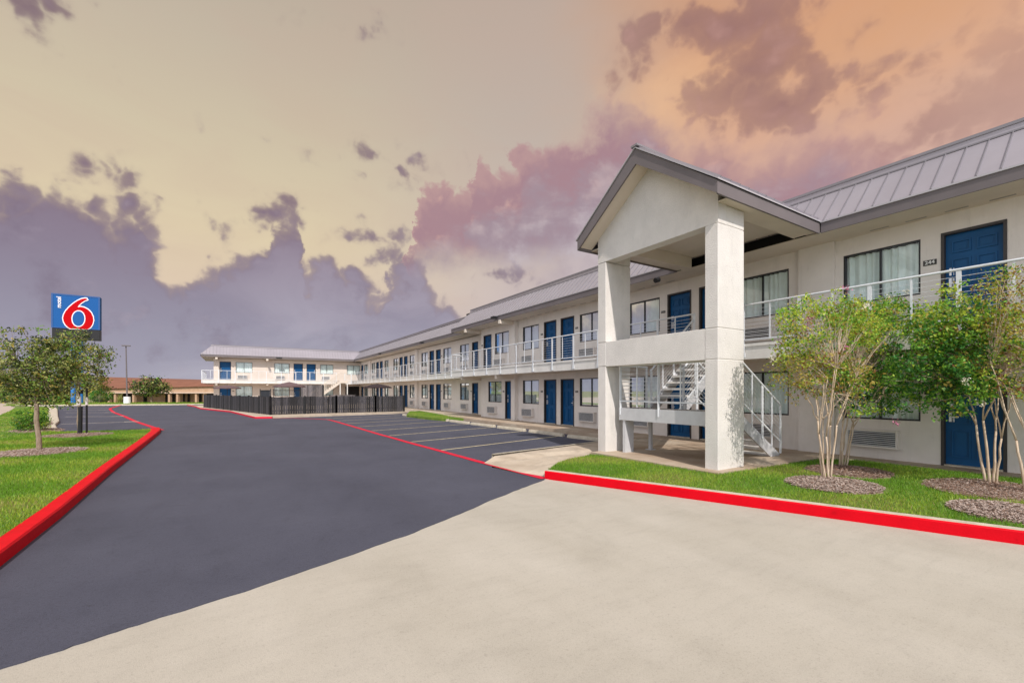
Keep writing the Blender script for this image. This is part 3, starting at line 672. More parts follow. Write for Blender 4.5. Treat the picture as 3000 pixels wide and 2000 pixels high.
# ---- roof: standing seam mansard with cap, fascia, soffit
def mansard(o0, o1, nrm, name='roof', hip0=True, hip1=False, zo=0., wsl=.9, valley=None):
    """eave line o0->o1, nrm = unit vector into the building"""
    a = Vector((*o0,0)); b = Vector((*o1,0)); L_ = (b-a).length; t = (b-a)/L_; nv = Vector((*nrm,0))
    z0, z1, z2 = 5.56+zo, 6.50+zo, 6.69+zo
    def P(s, w, z): q = a+t*s+nv*w; return (q.x,q.y,z)
    h0 = wsl if hip0 else 0; h1 = wsl if hip1 else 0
    h0 = -wsl if hip0 == 'v' else h0; h1 = -wsl if hip1 == 'v' else h1
    mb = MB(); mb.quad(P(0,0,z0),P(L_,0,z0),P(L_-h1,wsl,z1),P(h0,wsl,z1),M_roof)
    k = int(L_/.305); sl = math.hypot(wsl, z1-z0)
    for i in range(1, k+1):
        s = i*.305; w = wsl
        if s > L_-.02: break
        if hip0 and hip0 != 'v' and s < wsl: w = s
        if hip1 and hip1 != 'v' and L_-s < wsl: w = L_-s
        zt = z0+(z1-z0)*w/wsl
        q0, q1 = Vector(P(s,-.008,z0+.008)), Vector(P(s,w-.008,zt+.008)); mb.bar(q0, q1, .012, .032, M_cap)
    r = part(name, mb, M_roof)
    mb = MB()
    for zz0, zz1, w0 in ((z1-.012,z1+.02,wsl-.03),(z1+.02,z2-.06,wsl-.005),(z2-.06,z2,wsl-.025)):
        A = [P(h0-.02,w0,zz0),P(L_-h1+.02,w0,zz0),P(L_-h1+.02,w0,zz1),P(h0-.02,w0,zz1)]; B = [P(h0-.02,wsl+.25,zz0),P(L_-h1+.02,wsl+.25,zz0),P(L_-h1+.02,wsl+.25,zz1),P(h0-.02,wsl+.25,zz1)]
        mb.add(A+B, [(0,1,2,3),(7,6,5,4),(0,4,5,1),(3,2,6,7),(0,3,7,4),(1,5,6,2)], M_cap if zz1 != z2-.06 else M_roof)
    link('ridge_cap', mb.mesh('ridge_cap'), r)
    return r
def fascia(o0, o1, nrm, zo=0., zb=5.30, name='fascia'):
    a = Vector((*o0,0)); b = Vector((*o1,0)); nv = Vector((*nrm,0)); mb = MB(); z1 = 5.56+zo
    def P(p, w, z): q = p+nv*w; return (q.x,q.y,z)
    def bx(w0,w1,za,zb_,m): mb.add([P(a,w0,za),P(b,w0,za),P(b,w1,za),P(a,w1,za),P(a,w0,zb_),P(b,w0,zb_),P(b,w1,zb_),P(a,w1,zb_)],[(0,1,2,3),(7,6,5,4),(0,4,5,1),(1,5,6,2),(2,6,7,3),(3,7,4,0)],m)
    bx(0,.03,zb+zo,z1-.035,M_fascia); bx(-.025,.04,z1-.035,z1,M_fedge)
    part(name, mb)
XE = 11.3; XF = 12.33; ZF = .08
# near wing: right of the portico, and left of it
mansard((XE,-9),(XE,25.3),(1,0), hip0=False, hip1=True)
fascia((XE,-9),(XE,4.78),(1,0)); fascia((XE,8.72),(XE,25.3),(1,0)); fascia((XE,25.3),(XF+.1,25.3),(0,-1))
mansard((XF,24.2),(XF,57.3),(1,0), hip0=False, hip1='v', zo=ZF); fascia((XF,25.3),(XF,57.3),(1,0), ZF)
mansard((XF,57.3),(-3.42,57.3),(0,1), hip0='v', hip1=True, zo=ZF); fascia((XF,57.3),(-3.42,57.3),(0,1), ZF)
mansard((-3.42,57.3),(-3.42,67),(1,0), hip0=True, zo=ZF); fascia((-3.42,57.3),(-3.42,67),(1,0), ZF)
mansard((XE+1.9,25.3),(XE,25.3),(0,-1), hip0=False, hip1=True)
mb = MB(); mb.box(XE+.03,12.3,-9,25.27,SOF,SOF+.02); mb.box(12.36,13.35,25.27,57.33,SOF+ZF*.6,SOF+ZF*.6+.02); mb.box(-3.39,12.33,57.33,58.3,SOF+ZF*.6,SOF+ZF*.6+.02); mb.box(-3.39,-2.3,58.3,66,SOF+ZF*.6,SOF+ZF*.6+.02); mb.box(12.3,13.4,23.2,25.27,SOF,SOF+.02)
mb.m = [mb.mi(M_soffit)]*len(mb.f); y = -8.6
while y < 25:
    if not 4.0 < y < 9: mb.box(12.10,12.16,y,y+.34,SOF-.004,SOF-.001,M_deck)
    y += .62
part('soffit', mb)
mb = MB(); mb.box(12.2,20,-9,25.0,6.40,6.52); mb.box(13.2,20,25,66,6.45,6.6); mb.box(-2.5,14,58.2,66,6.45,6.6); mb.box(11.62,11.64,4.7,8.8,5.33,5.84)  # last box: near-black sheet painting the darkness of the attic gap above the portico
part('flat_roof_attic_dark', mb, M_black)
# floodlights on the eaves
for (x,y,rz) in ((11.24,19.6,0),(12.28,32.9,0),(12.28,45.0,0)):
    mb = MB(); mb.box(-.22,-.02,-.16,.16,-.11,.0); mb.box(-.02,.04,-.05,.05,-.06,.02); part('floodlight', mb, M_black, loc=(x,y,5.50))
mb = MB(); mb.box(-.3,.3,-.25,-.02,-.14,.02); part('floodlight', mb, M_black, loc=(4.0,57.25,5.5))
mb = MB(); mb.tube([(-.05,0,-.05),(-.2,0,-.1)],.08,10); part('floodlight', mb, M_black, loc=(11.3,9.3,5.25))
# number plaques
for it in near+far:
    if it[0] != 'D': continue
    T = TM if it in near else TF; s = it[2]+.17 if it[4] > 0 else it[1]-.17
    if it[3] == 1 and abs(it[1]-2.08) < .1: continue
    part('number_plaque', NM, loc=T(s,0,(1.66,4.38)[it[3]]), rz=PI/2)
for it in rear:
    if it[0] == 'D': part('number_plaque', NM, loc=TR(it[1]-.2 if it[4] > 0 and it[1] > 7.5 else it[2]+.2,0,(1.66,4.38)[it[3]]), rz=PI)
mb = MB(); mb.box(-.105,.105,0,.014,-.055,.055); pq = part('number_plaque', mb, M_plaque, loc=TM(3.17,0,4.38), rz=PI/2)
tx = bpy.data.curves.new('numerals','FONT'); tx.body = '244'; tx.size = .105; tx.align_x = 'CENTER'; tx.align_y = 'CENTER'; tx.extrude = .0015; tx.offset = .002; tx.materials.append(M_numeral)
to = bpy.data.objects.new('numerals', tx); COL.objects.link(to); to.parent = pq; to.location = (0,.0165,0); to.rotation_euler = (R(90),0,PI)

def to_mesh(o):
    bpy.context.view_layer.update(); dg = bpy.context.evaluated_depsgraph_get(); me = bpy.data.meshes.new_from_object(o.evaluated_get(dg)); me.name = o.name
    n = bpy.data.objects.new(o.name+'_m', me); COL.objects.link(n); n.parent = o.parent; n.matrix_local = o.matrix_local.copy(); nm = o.name; bpy.data.objects.remove(o); n.name = nm; return n
to_mesh(to)
# ------------------------------------------------------------------ portico (part of the motel)
PXF, YA0, YA1, YB0, YB1, PXB = 7.85, 5.08, 5.36, 8.13, 8.41, 8.73
def pillar(y0, y1):
    mb = MB()
    for z0, z1 in ((.12,2.306),(2.318,2.914),(2.926,4.938)): mb.box(PXF,PXB,y0,y1,z0,z1)
    mb.box(PXF+.285,PXB,y0,y1,4.95,5.33)
    me = mb.mesh('pillar', M_stucco, bevel=.008)
    return me
mb = MB(); mb.box(PXF+.01,PXB-.01,YA0+.01,YA1-.01,.13,5.3); portico = part('portico', mb, M_stucco)
def pp(name, me): return link(name, me, portico)
portico.location = OFF
pp('pillar', pillar(YA0,YA1)); pp('pillar', pillar(YB0,YB1))
mb = MB(); mb.box(PXF+.003,PXF+.28,YA1+.007,YB0,2.306,2.926); pp('beam', mb.mesh('beam', M_stucco, bevel=.006))
# gable wall
APY, APZ = 6.745, 7.02
rs = (APZ-5.57)/(APY-4.80)                    # roof rise per metre
def roofz(y): return APZ-abs(y-APY)*rs
mb = MB(); pf = [(YA0+.0,4.952),(YB1,4.952),(YB1,roofz(YB1)-.10),(APY,APZ-.12),(YA0,roofz(YA0)-.10)]
n = len(pf); x0, x1 = PXF+.002, PXF+.28
mb.add([(x0,y,z) for y,z in pf]+[(x1,y,z) for y,z in pf], [tuple(range(n)),tuple(range(n,2*n))[::-1]]+[(i,n+i,n+(i+1)%n,(i+1)%n) for i in range(n)])
pp('gable_wall', mb.mesh('gable_wall', M_stucco, fix=True))
# side beams and ceiling
mb = MB(); mb.box(PXF+.285,11.28,YB0+.004,YB1-.004,5.28,5.60); mb.box(PXF+.285,11.28,YA0+.01,YA1,5.342,5.60)
mb.quad((PXF+.28,YA1,5.34),(11.4,YA1,5.34),(11.4,YA1+.16,5.60),(PXF+.28,YA1+.16,5.60)); mb.box(PXF+.28,11.34,YA1,YB0,5.60,5.64)
pp('ceiling', mb.mesh('ceiling', M_soffit))
# roof slabs with rake fascia
XG0, XG1, YG0, YG1 = 7.40, 12.4, 4.80, 8.69
mb = MB()
for sy, ye in ((-1,YG0),(1,YG1)):
    ze = roofz(ye)
    mb.quad((XG0-.03,APY,APZ+.03),(XG1,APY,APZ+.03),(XG1,ye+sy*.03,ze),(XG0-.03,ye+sy*.03,ze), M_roof)
    mb.quad((XG0-.03,APY,APZ+.0),(XG1,APY,APZ+.0),(XG1,ye+sy*.03,ze-.03),(XG0-.03,ye+sy*.03,ze-.03), M_fedge)
    mb.quad((XG0-.03,APY,APZ+.03),(XG0-.03,ye+sy*.03,ze),(XG0-.03,ye+sy*.03,ze-.03),(XG0-.03,APY,APZ), M_fedge)
    mb.quad((XG0-.03,ye+sy*.03,ze),(XG1,ye+sy*.03,ze),(XG1,ye+sy*.03,ze-.03),(XG0-.03,ye+sy*.03,ze-.03), M_fedge)
    k = 0; x = XG0+.05
    while x < 11.6:
        mb.bar((x,APY,APZ+.045),(x,ye+sy*.03,ze+.02),.018,.05,M_roof); x += .305
mb.box(XG0-.05,XG1,APY-.09,APY+.09,APZ+.02,APZ+.065,M_cap)
pp('roof', mb.mesh('roof'))
mb = MB()
for sy, ye in ((-1,YG0),(1,YG1)):
    ze = roofz(ye); d = .27
    A = [(XG0,APY,APZ-.005),(XG0,ye,ze-.033),(XG0,ye,ze-.033-d+.03),(XG0,APY,APZ-.005-d-.07)]; B = [(x+.04,y,z) for x,y,z in A]
    mb.add(A+B, [(0,1,2,3),(7,6,5,4),(0,4,5,1),(1,5,6,2),(2,6,7,3),(3,7,4,0)], M_fascia)
    y2 = ye+(-sy)*.04
    mb.box(XG0+.04,11.31,min(ye,y2),max(ye,y2),ze-.033-d+.03,ze-.03,M_fascia)
pp('fascia', mb.mesh('fascia'))
mb = MB()       # soffits: sloping under the front rake, level along the sides
for sy, ye in ((-1,YG0),(1,YG1)):
    ze = roofz(ye); mb.quad((XG0+.04,APY,APZ-.30),(PXF+.01,APY,APZ-.30),(PXF+.01,ye,5.345),(XG0+.04,ye,5.345))
mb.box(PXF,11.3,YG0+.04,YA0+.005,5.335,5.355); mb.box(PXF,11.3,YB1-.005,YG1-.04,5.335,5.355)
pp('soffit', mb.mesh('soffit', M_soffit))
# ------------------------------------------------------------------ staircase (part of the motel)
mb = MB(); mb.box(8.17,9.15,5.42,7.93,1.16,1.25,M_deck); mb.box(8.13,8.17,5.40,7.95,.97,1.27,M_white); mb.box(8.17,9.17,7.91,7.95,.97,1.25,M_white); mb.box(8.17,9.17,5.38,5.42,.97,1.25,M_white); mb.box(9.13,9.17,5.42,7.91,.97,1.245,M_white)
stair = part('staircase', mb); 
def sp(name, mb, m=None): return link(name, mb.mesh(name, m), stair)
mb = MB(); mb.box(8.15,8.45,7.76,7.84,.14,.98); sp('landing_leg', mb, M_white)
mb = MB(); mb.box(9.10,9.17,7.77,7.85,.14,1.16); mb.box(9.04,9.23,7.72,7.90,.165,.18); sp('landing_leg', mb, M_white)
mb = MB(); mb.box(8.15,8.25,5.42,5.50,.14,.98); sp('landing_leg', mb, M_white)
def flight(xa, za, xb, zb, y0, y1, n, fan=False):
    for y in (y0, y1):
        mb = MB(); mb.bar((xa,y,za-.10),(xb,y,zb-.10),.04,.24); sp('stringer', mb, M_white)
    for i in range(n):
        t = (i+.5)/n; x = xa+(xb-xa)*t; z = za+(zb-za)*(i+1)/n if zb > za else za+(zb-za)*(i+1)/n
        mb = MB(); mb.box(x-.14,x+.14,y0+.02,y1-.02,z-.05,z); sp('tread', mb, M_slab)
flight(9.15,1.25,11.0,2.80,6.90,7.80,9); flight(9.15,1.25,10.85,.20,5.50,6.45,6)
def srail(pts, posts, z, y):
    mb = MB(); mb.tube(pts,.024,8); sp('handrail', mb, M_rail)
    mb = MB()
    for k in range(8):
        dz = -.10-.095*k; mb.tube([(x,yy,zz+dz) for x,yy,zz in pts], .004, 5, cap=False)
    mb.bar(Vector(pts[0])-Vector((0,0,.87)), Vector(pts[-1])-Vector((0,0,.87)), .03,.03)
    sp('cables', mb, M_rail)
    for x, yy, z0, z1, h in posts:
        mb = MB(); a = .032 if h else .014; mb.box(x-a,x+a,yy-.01,yy+.01,z0,z1); sp('post', mb, M_rail)
# landing front rail (towards the lot) and left end
lz = 2.31
srail([(8.15,5.44,lz),(8.15,7.92,lz)], [(8.14,7.90,1.1,lz,1),(8.14,6.73,1.1,lz,1),(8.14,5.50,1.1,lz,1),(8.15,7.38,1.3,lz,0),(8.15,6.15,1.3,lz,0)], 0, 0)
srail([(8.15,7.93,lz),(9.15,7.93,lz)], [(9.12,7.93,1.1,lz,1)], 0, 0); srail([(8.15,5.40,lz),(9.1,5.40,lz)], [(9.1,5.40,1.1,lz,1)], 0, 0)
sl = 1.55/1.85
for y in (7.84,6.86): srail([(9.15,y,2.20),(11.0,y,2.20+1.55)], [(9.2,y,1.2,2.22,1),(10.1,y,1.9,2.98,1),(9.65,y,1.6,2.6,0),(10.55,y,2.35,3.35,0)], 0, 0)
for y in (5.46,6.49): srail([(9.15,y,2.42),(10.95,y,1.33)], [(10.12,y,.62,1.84,1),(10.90,y,.22,1.36,1),(10.52,y,.40,1.58,0),(9.70,y,.9,2.08,0),(9.2,y,1.1,2.38,1)], 0, 0)
# ------------------------------------------------------------------ rear stair (part of the motel)
mb = MB(); mb.box(10.2,11.15,55.0,56.87,2.60,2.87); stair2 = part('staircase', mb, M_soffit)
def sp2(name, mb, m=None): return link(name, mb.mesh(name, m), stair2)
for x in (10.27,11.08):
    mb = MB(); mb.box(x-.05,x+.05,55.0,55.1,.1,2.62); sp2('post', mb, M_slab)
for y in (55.0,56.0):
    mb = MB(); mb.bar((10.25,y,2.68),(7.1,y,.3),.05,.26); sp2('stringer', mb, M_soffit)
    mb = MB(); mb.tube([(10.25,y,3.8),(7.1,y,1.35)],.03,6); mb.tube([(10.25,y,3.8),(11.1,y,3.8)],.03,6)
    for k in range(6): mb.tube([(10.25,y,3.65-.13*k),(7.1,y,1.2-.13*k)],.012,4)
    for k in range(5): x = 10.2-k*.75; z = 2.75-k*.57; mb.bar((x,y,z),(x,y,z+1.05),.05,.03)
    sp2('handrail', mb, M_soffit)
for i in range(13):
    x = 10.12-i*.24; z = 2.70-i*.182; mb = MB(); mb.box(x-.14,x+.14,55.02,55.98,z-.05,z); sp2('tread', mb, M_soffit)

# ------------------------------------------------------------------ pool fence, gate, screens, umbrellas
def picket_fence(name, pts, z0, z1, label, w=.135, gap=.012, mtl=M_fence, post=2.4, group=None):
    mb = MB(); first = None; posts = []
    for a, b in zip(pts[:-1], pts[1:]):
        A = Vector((*a,0)); B = Vector((*b,0)); L_ = (B-A).length; t = (B-A)/L_; nrm = Vector((t.y,-t.x,0)); s = 0
        while s < L_:
            p = A+t*(s+w/2); dz = random.uniform(-.02,.02); dr = random.uniform(-.006,.006)
            mb.bar((p.x+nrm.x*dr,p.y+nrm.y*dr,z0+random.uniform(0,.03)),(p.x+nrm.x*dr,p.y+nrm.y*dr,z1+dz), .018, w)if False else None
            c = [p-t*w/2, p+t*w/2]; q = [(v.x+nrm.x*(d+dr), v.y+nrm.y*(d+dr)) for v in c for d in (-.01,.01)]
            za, zb = z0+random.uniform(0,.03), z1+dz
            mb.add([(x,y,z) for z in (za,zb) for x,y in q], [(0,2,3,1),(4,5,7,6),(0,1,5,4),(2,6,7,3),(0,4,6,2),(1,3,7,5)])
            s += w+gap
        k = max(1, round(L_/post)); posts += [tuple((A+t*(L_*i/k))[:2]) for i in range(k+1)]
    o = link(name, None, None, (*pts[0],0), 0, group, label, 'fence')
    off = (-pts[0][0],-pts[0][1],0)
    link('boards', mb.mesh('boards', mtl), o, off)
    rl = MB()
    for a, b in zip(pts[:-1], pts[1:]):
        A = Vector((*a,0)); B = Vector((*b,0)); t = (B-A).normalized(); nrm = Vector((t.y,-t.x,0))*.04
        for z in (z0+.25, z1-.2): rl.bar((A.x-nrm.x,A.y-nrm.y,z),(B.x-nrm.x,B.y-nrm.y,z),.04,.08)
    link('rails', rl.mesh('rails', mtl), o, off)
    for x, y in posts:
        mb = MB(); mb.box(x-.055,x+.055,y-.055,y+.055,z0-.1,z1+.05); link('post', mb.mesh('post', M_black), o, off)
    return o
picket_fence('picket_fence', [(-2.75,50.9),(1.79,32.72)], .12, 1.30, 'charcoal board fence side running back from the corner post to the brown building')
picket_fence('picket_fence', [(1.79,32.72),(5.9,33.05),(8.6,32.85),(10.75,32.85)], .12, 1.30, 'charcoal board fence front facing the parking stalls, before the pool umbrellas')
picket_fence('privacy_screen', [(5.45,50),(7.6,50)], .12, 2.30, 'tall weathered grey board screen behind the fence, left of the rear stairs', mtl=M_wood, w=.14)
picket_fence('privacy_screen', [(8.8,53.2),(11.6,53.2)], .12, 1.22, 'low weathered grey board screen under the rear stairs', mtl=M_wood, w=.14)
def iron_panel(name, x0, x1, y, z1, label, cat, fill):
    o = empty(name, (x0,y,0.1), label, cat); w = x1-x0
    mb = MB()
    for a, b in ((0,.07),(w-.07,w)): mb.box(a,b,-.03,.03,0,z1-.1)
    for z in (.15, z1-.25): mb.box(.07,w-.07,-.02,.02,z-.03,z+.03)
    link('frame', mb.mesh('frame', M_black), o)
    mb = MB(); x = .12
    while x < w-.1: mb.box(x-.012,x+.012,-.012,.012,.1,z1-.2); x += .11
    link('bars', mb.mesh('bars', M_black), o)
    if fill:
        mb = MB(); mb.box(.08,w-.08,.03,.045,.1,z1-.25); link('mesh_panel', mb.mesh('mesh_panel', fill), o)
    return o
iron_panel('pool_gate', 1.8, 2.78, 50, 1.88, 'dark slate metal pool gate standing above the fence, below the rear upper windows', 'gate', M_gate)
iron_panel('iron_railing', 2.95, 5.42, 50, 1.88, 'black barred pool railing between the slate gate and grey board screen', 'railing', None)
def umbrella(x, y, zt, zr, rad, m, label, n=8, drop=0.10):
    o = empty('patio_umbrella', (x,y,0.1), label, 'umbrella', 'patio umbrellas behind the pool fence')
    mb = MB(); mb.tube([(0,0,0),(0,0,zt-.1)],.022,8); link('pole', mb.mesh('pole', M_black), o)
    mb = MB(); mb.tube([(0,0,0),(0,0,.06),(0,0,.07),(0,0,.2)],[.26,.24,.05,.04],16); link('base', mb.mesh('base', M_black), o)
    mb = MB(); vs = [(0,0,zt-.1)]
    for ring, (k, dz) in enumerate(((.5,.42),(1.,1.))):
        for j in range(2*n):
            a = PI*j/n; sag = 1 if j % 2 == 0 else .95
            vs.append((math.cos(a)*rad*k*sag, math.sin(a)*rad*k*sag, zt-.1-(zt-zr)*dz - (0 if j%2==0 else -.02)))
    q = 2*n; fs = [(0,1+j,1+(j+1)%q) for j in range(q)]+[(1+j,1+q+j,1+q+(j+1)%q,1+(j+1)%q) for j in range(q)]
    vs += [(x_, y_, z_-drop) for x_,y_,z_ in vs[1+q:1+2*q]]; fs += [(1+q+j,1+2*q+j,1+2*q+(j+1)%q,1+q+(j+1)%q) for j in range(q)]
    mb.add(vs, fs); link('canopy', mb.mesh('canopy', m), o)
    mb = MB()
    for j in range(n):
        a = 2*PI*j/n; mb.tube([(0,0,zt-.35),(math.cos(a)*rad*.9,math.sin(a)*rad*.9,zr-.1)],.008,4)
    link('ribs', mb.mesh('ribs', M_black), o)
umbrella(3.53,40,2.42,2.07,1.2,M_umb,'faded mauve patio umbrella above the middle of the pool fence')
umbrella(10.65,40,2.33,2.02,1.28,M_umbd,'dark maroon patio umbrella near the right end of the pool fence')
umbrella(-.9,50.5,2.25,1.98,1.15,M_umb,'faded mauve patio umbrella before the leftmost ground floor door')
# low tables and loungers glimpsed behind the fence are left out of sight

# ------------------------------------------------------------------ foliage helpers
def leaf_cloud(name, centers, sizes, mats, weights, parent, aspect=.55, droop=.3):
    """centers Nx3 array, one small folded leaf per centre"""
    Nn = len(centers); c = np.asarray(centers)
    d = rng.normal(size=(Nn,3)); d[:,2] -= droop; d /= np.linalg.norm(d,axis=1)[:,None]
    u = rng.normal(size=(Nn,3)); u -= (u*d).sum(1)[:,None]*d; u /= np.linalg.norm(u,axis=1)[:,None]
    s = np.asarray(sizes)[:,None]*(0.7+.6*rng.random((Nn,1)))
    v = np.empty((Nn,4,3)); v[:,0] = c-d*s*.5; v[:,1] = c+u*s*aspect*.5; v[:,2] = c+d*s*.5; v[:,3] = c-u*s*aspect*.5
    me = bpy.data.meshes.new(name); me.from_pydata(v.reshape(-1,3).tolist(), [], np.arange(Nn*4).reshape(-1,4).tolist())
    for m in mats: me.materials.append(m)
    return me, v
def set_mats(me, idx): me.polygons.foreach_set('material_index', np.asarray(idx,dtype=np.int32)); me.update()
def crown(name, parent, clumps, per, size, mats, probs, spread=1.0, aspect=.55, seed=0, inner=None):
    """clumps: list of (x,y,z,r[,palette]) twig ends; leaves gather round them"""
    C = []; I = []; rr = np.random.default_rng(seed)
    for cl in clumps:
        x, y, z, r = cl[:4]; pr = np.array(cl[4] if len(cl) > 4 else probs, float); pr = pr/pr.sum()
        k = max(3, int(per*rr.uniform(.6,1.4))); p = rr.normal(size=(k,3)); p /= np.linalg.norm(p,axis=1)[:,None]; p *= (rr.random((k,1))**.5)*r*np.array([1,1,.8])
        C.append(p+np.array([x,y,z])); bias = rr.choice(len(mats), p=pr)
        ii = rr.choice(len(mats), size=k, p=pr); ii[rr.random(k) < .55] = bias; I.append(ii)
    C = np.concatenate(C); I = np.concatenate(I)
    me, _ = leaf_cloud(name, C, np.full(len(C), size), mats, None, parent, aspect)
    set_mats(me, I); return link(name, me, parent)
def wander(p0, p1, n, j, sag=0):
    p0 = Vector(p0); p1 = Vector(p1); out = [p0]
    for i in range(1, n): 
        t = i/n; q = p0.lerp(p1,t); out.append(q+Vector((random.uniform(-j,j),random.uniform(-j,j),random.uniform(-j,j)*.4+sag*math.sin(PI*t))))
    return out+[p1]

def myrtle(base, label, lean, nstem, top, crowns, palette, per, leafs, seed, stemr=.018, fl=None, group='crape myrtles on the right lawn', size=.042, visible=1.0):
    """multi-stemmed small tree; crowns = list of (dr,df,z,rr,rf,rz,count,palette) in camera-facing right/ahead metres"""
    random.seed(seed); o = empty('crape_myrtle', (*base,.14), label, 'tree', group)
    def loc(dr, df, z): x, y = W(dr, df); return Vector((x,y,z))
    tips = []; tb = MB(); clumps = []
    for (dr,df,z,rr,rf,rz,cnt,pal) in crowns:
        for i in range(cnt):
            while True:
                a = [random.uniform(-1,1) for _ in range(3)]; q = math.sqrt(sum(k*k for k in a))
                if q < 1.12 and random.random() < .3+.7*q:
                    X_, Z_ = dr+a[0]*rr, z+a[2]*rz
                    g = math.sin(X_*5.3+seed)+math.sin(Z_*6.1+seed*2+X_*2.)+math.sin(a[1]*3.1+Z_*3.7)
                    if g > -.55 or random.random() < .12: break
            p = loc(dr+a[0]*rr, df+a[1]*rf, z+a[2]*rz); clumps.append((p.x,p.y,p.z,random.uniform(.09,.20),pal))
    forks = []
    for i in range(nstem):
        a = 2*PI*i/nstem+random.uniform(-.3,.3); b0 = Vector((math.cos(a)*.06,math.sin(a)*.06,-.05))
        fx = lean[0]+math.cos(a)*random.uniform(.12,.32); fy = lean[1]+math.sin(a)*random.uniform(.1,.3)
        f1 = loc(fx*.55, fy*.55, random.uniform(.75,1.15)); r0 = stemr*random.uniform(.75,1.2)
        tb.tube(wander(b0,f1,5,.010), [r0*(1-.06*k) for k in range(6)], 8)
        for k in range(2):
            f2 = loc(fx+random.uniform(-.35,.35), fy+random.uniform(-.35,.35), random.uniform(1.45,2.0))
            tb.tube(wander(f1,f2,5,.014), [r0*(.62-.05*q) for q in range(6)], 7); forks.append((f2, r0*.4)); 
    link('trunk', tb.mesh('trunk', M_barkm, smooth=True), o)
    bb = MB()
    for j, cl in enumerate(clumps):
        c = Vector(cl[:3]); cand = sorted(forks, key=lambda f: (f[0]-c).length+max(0,f[0].z-c.z)*2)[:3]
        f = random.choice(cand[:2]); 
        if j % 3 == 0: bb.tube(wander(f[0],c,4,.025), [.0065,.0055,.0045,.0032,.002], 4, cap=False)
    link('branches', bb.mesh('branches', M_barkm, smooth=True), o)
    crown('crown', o, clumps, int(per*1.45), size*1.12, [F_lime,F_mid,F_deep,F_gold,F_rust], None, seed=seed)
    if fl:
        mbf = MB()
        C = []; I = []
        for (dr,df,z,k) in fl:
            c = loc(dr,df,z); rr = np.random.default_rng(seed+int(z*100)); nn = 34 if k == 0 else 46; p = rr.normal(size=(nn,3))*.03; C.append(p+np.array(c)); I += [k]*nn
        C = np.concatenate(C); me, _ = leaf_cloud('blossoms', C, np.full(len(C), .024), [M_pink,M_cream], None, o, .9); set_mats(me, I); link('blossoms', me, o)
    return o
LIME=(4,3,.6,1.6,.3); OLIVE=(1.2,1.2,.4,3.2,.8); DARK=(.5,3,4,.2,.02); MIX=(2,3.5,1.5,.8,.2); GOLDEN=(1.6,.8,.3,4,1.3)
# offsets are (right, ahead) of each trunk foot
myrtle((8.72,3.60),'multi-stemmed crape myrtle with pink blossoms nearest the stair portico, in a pale mulch ring',(.0,0),6,3.3,
  [(-.05,0,2.62,.80,.7,.55,200,LIME),(-.20,0,1.95,.70,.6,.55,130,OLIVE),(.05,.05,3.02,.40,.4,.28,45,LIME),(-.62,-.05,2.45,.25,.3,.5,30,LIME),(.25,0,1.75,.5,.5,.35,50,OLIVE),(.35,-.1,1.25,.45,.2,.1,10,LIME),(.6,0,2.7,.5,.5,.35,60,LIME)],
  None,15,0,11,fl=[(-.42,-.2,2.78,0),(-.47,-.25,2.66,0),(.12,-.3,3.27,0),(-.05,-.5,2.25,0),(.88,-.4,1.03,0),(-1.0,-.1,2.1,1),(.55,-.2,3.02,1),(.45,-.3,2.95,1)])
myrtle((10.50,4.05),'leafy dark green crape myrtle behind the pink-flowered one, beside the ground floor window',(.25,0),5,3.4,
  [(.85,0,2.85,.85,.6,.6,210,MIX),(.60,0,1.50,.74,.6,.44,170,DARK),(.35,0,2.2,.7,.6,.5,130,DARK),(1.15,0,3.1,.6,.5,.35,70,MIX),(.45,0,3.05,.6,.5,.35,70,MIX)],
  None,17,0,23,fl=[(.95,-.4,3.5,1),(.7,-.3,3.4,1)],size=.048)
myrtle((10.62,1.98),'dense dark green crape myrtle in front of the lower blue door',(-.08,0),4,3.0,
  [(-.88,0,1.86,.66,.6,.74,260,DARK),(-.55,0,2.55,.70,.6,.50,150,MIX),(-.15,0,1.95,.5,.6,.5,90,DARK),(-1.0,0,2.5,.45,.5,.3,60,MIX),(-.35,.1,3.1,.3,.3,.3,14,LIME)],
  None,18,0,37,fl=[(-1.05,-.6,1.72,1),(-.72,-.5,1.36,1)],size=.05)
bx_, by_ = W(8.02-.20, 6.60)
myrtle((bx_,by_),'golden olive crape myrtle with sparse rusty leaves at the right edge',(-.1,0),5,3.6,
  [(-.15,0,2.15,.55,.6,.75,170,GOLDEN),(-.1,0,2.95,.50,.5,.5,90,OLIVE),(.5,0,2.4,.6,.6,.9,120,GOLDEN),(-.45,0,2.9,.35,.4,.45,34,GOLDEN)],
  None,14,0,41,size=.036)

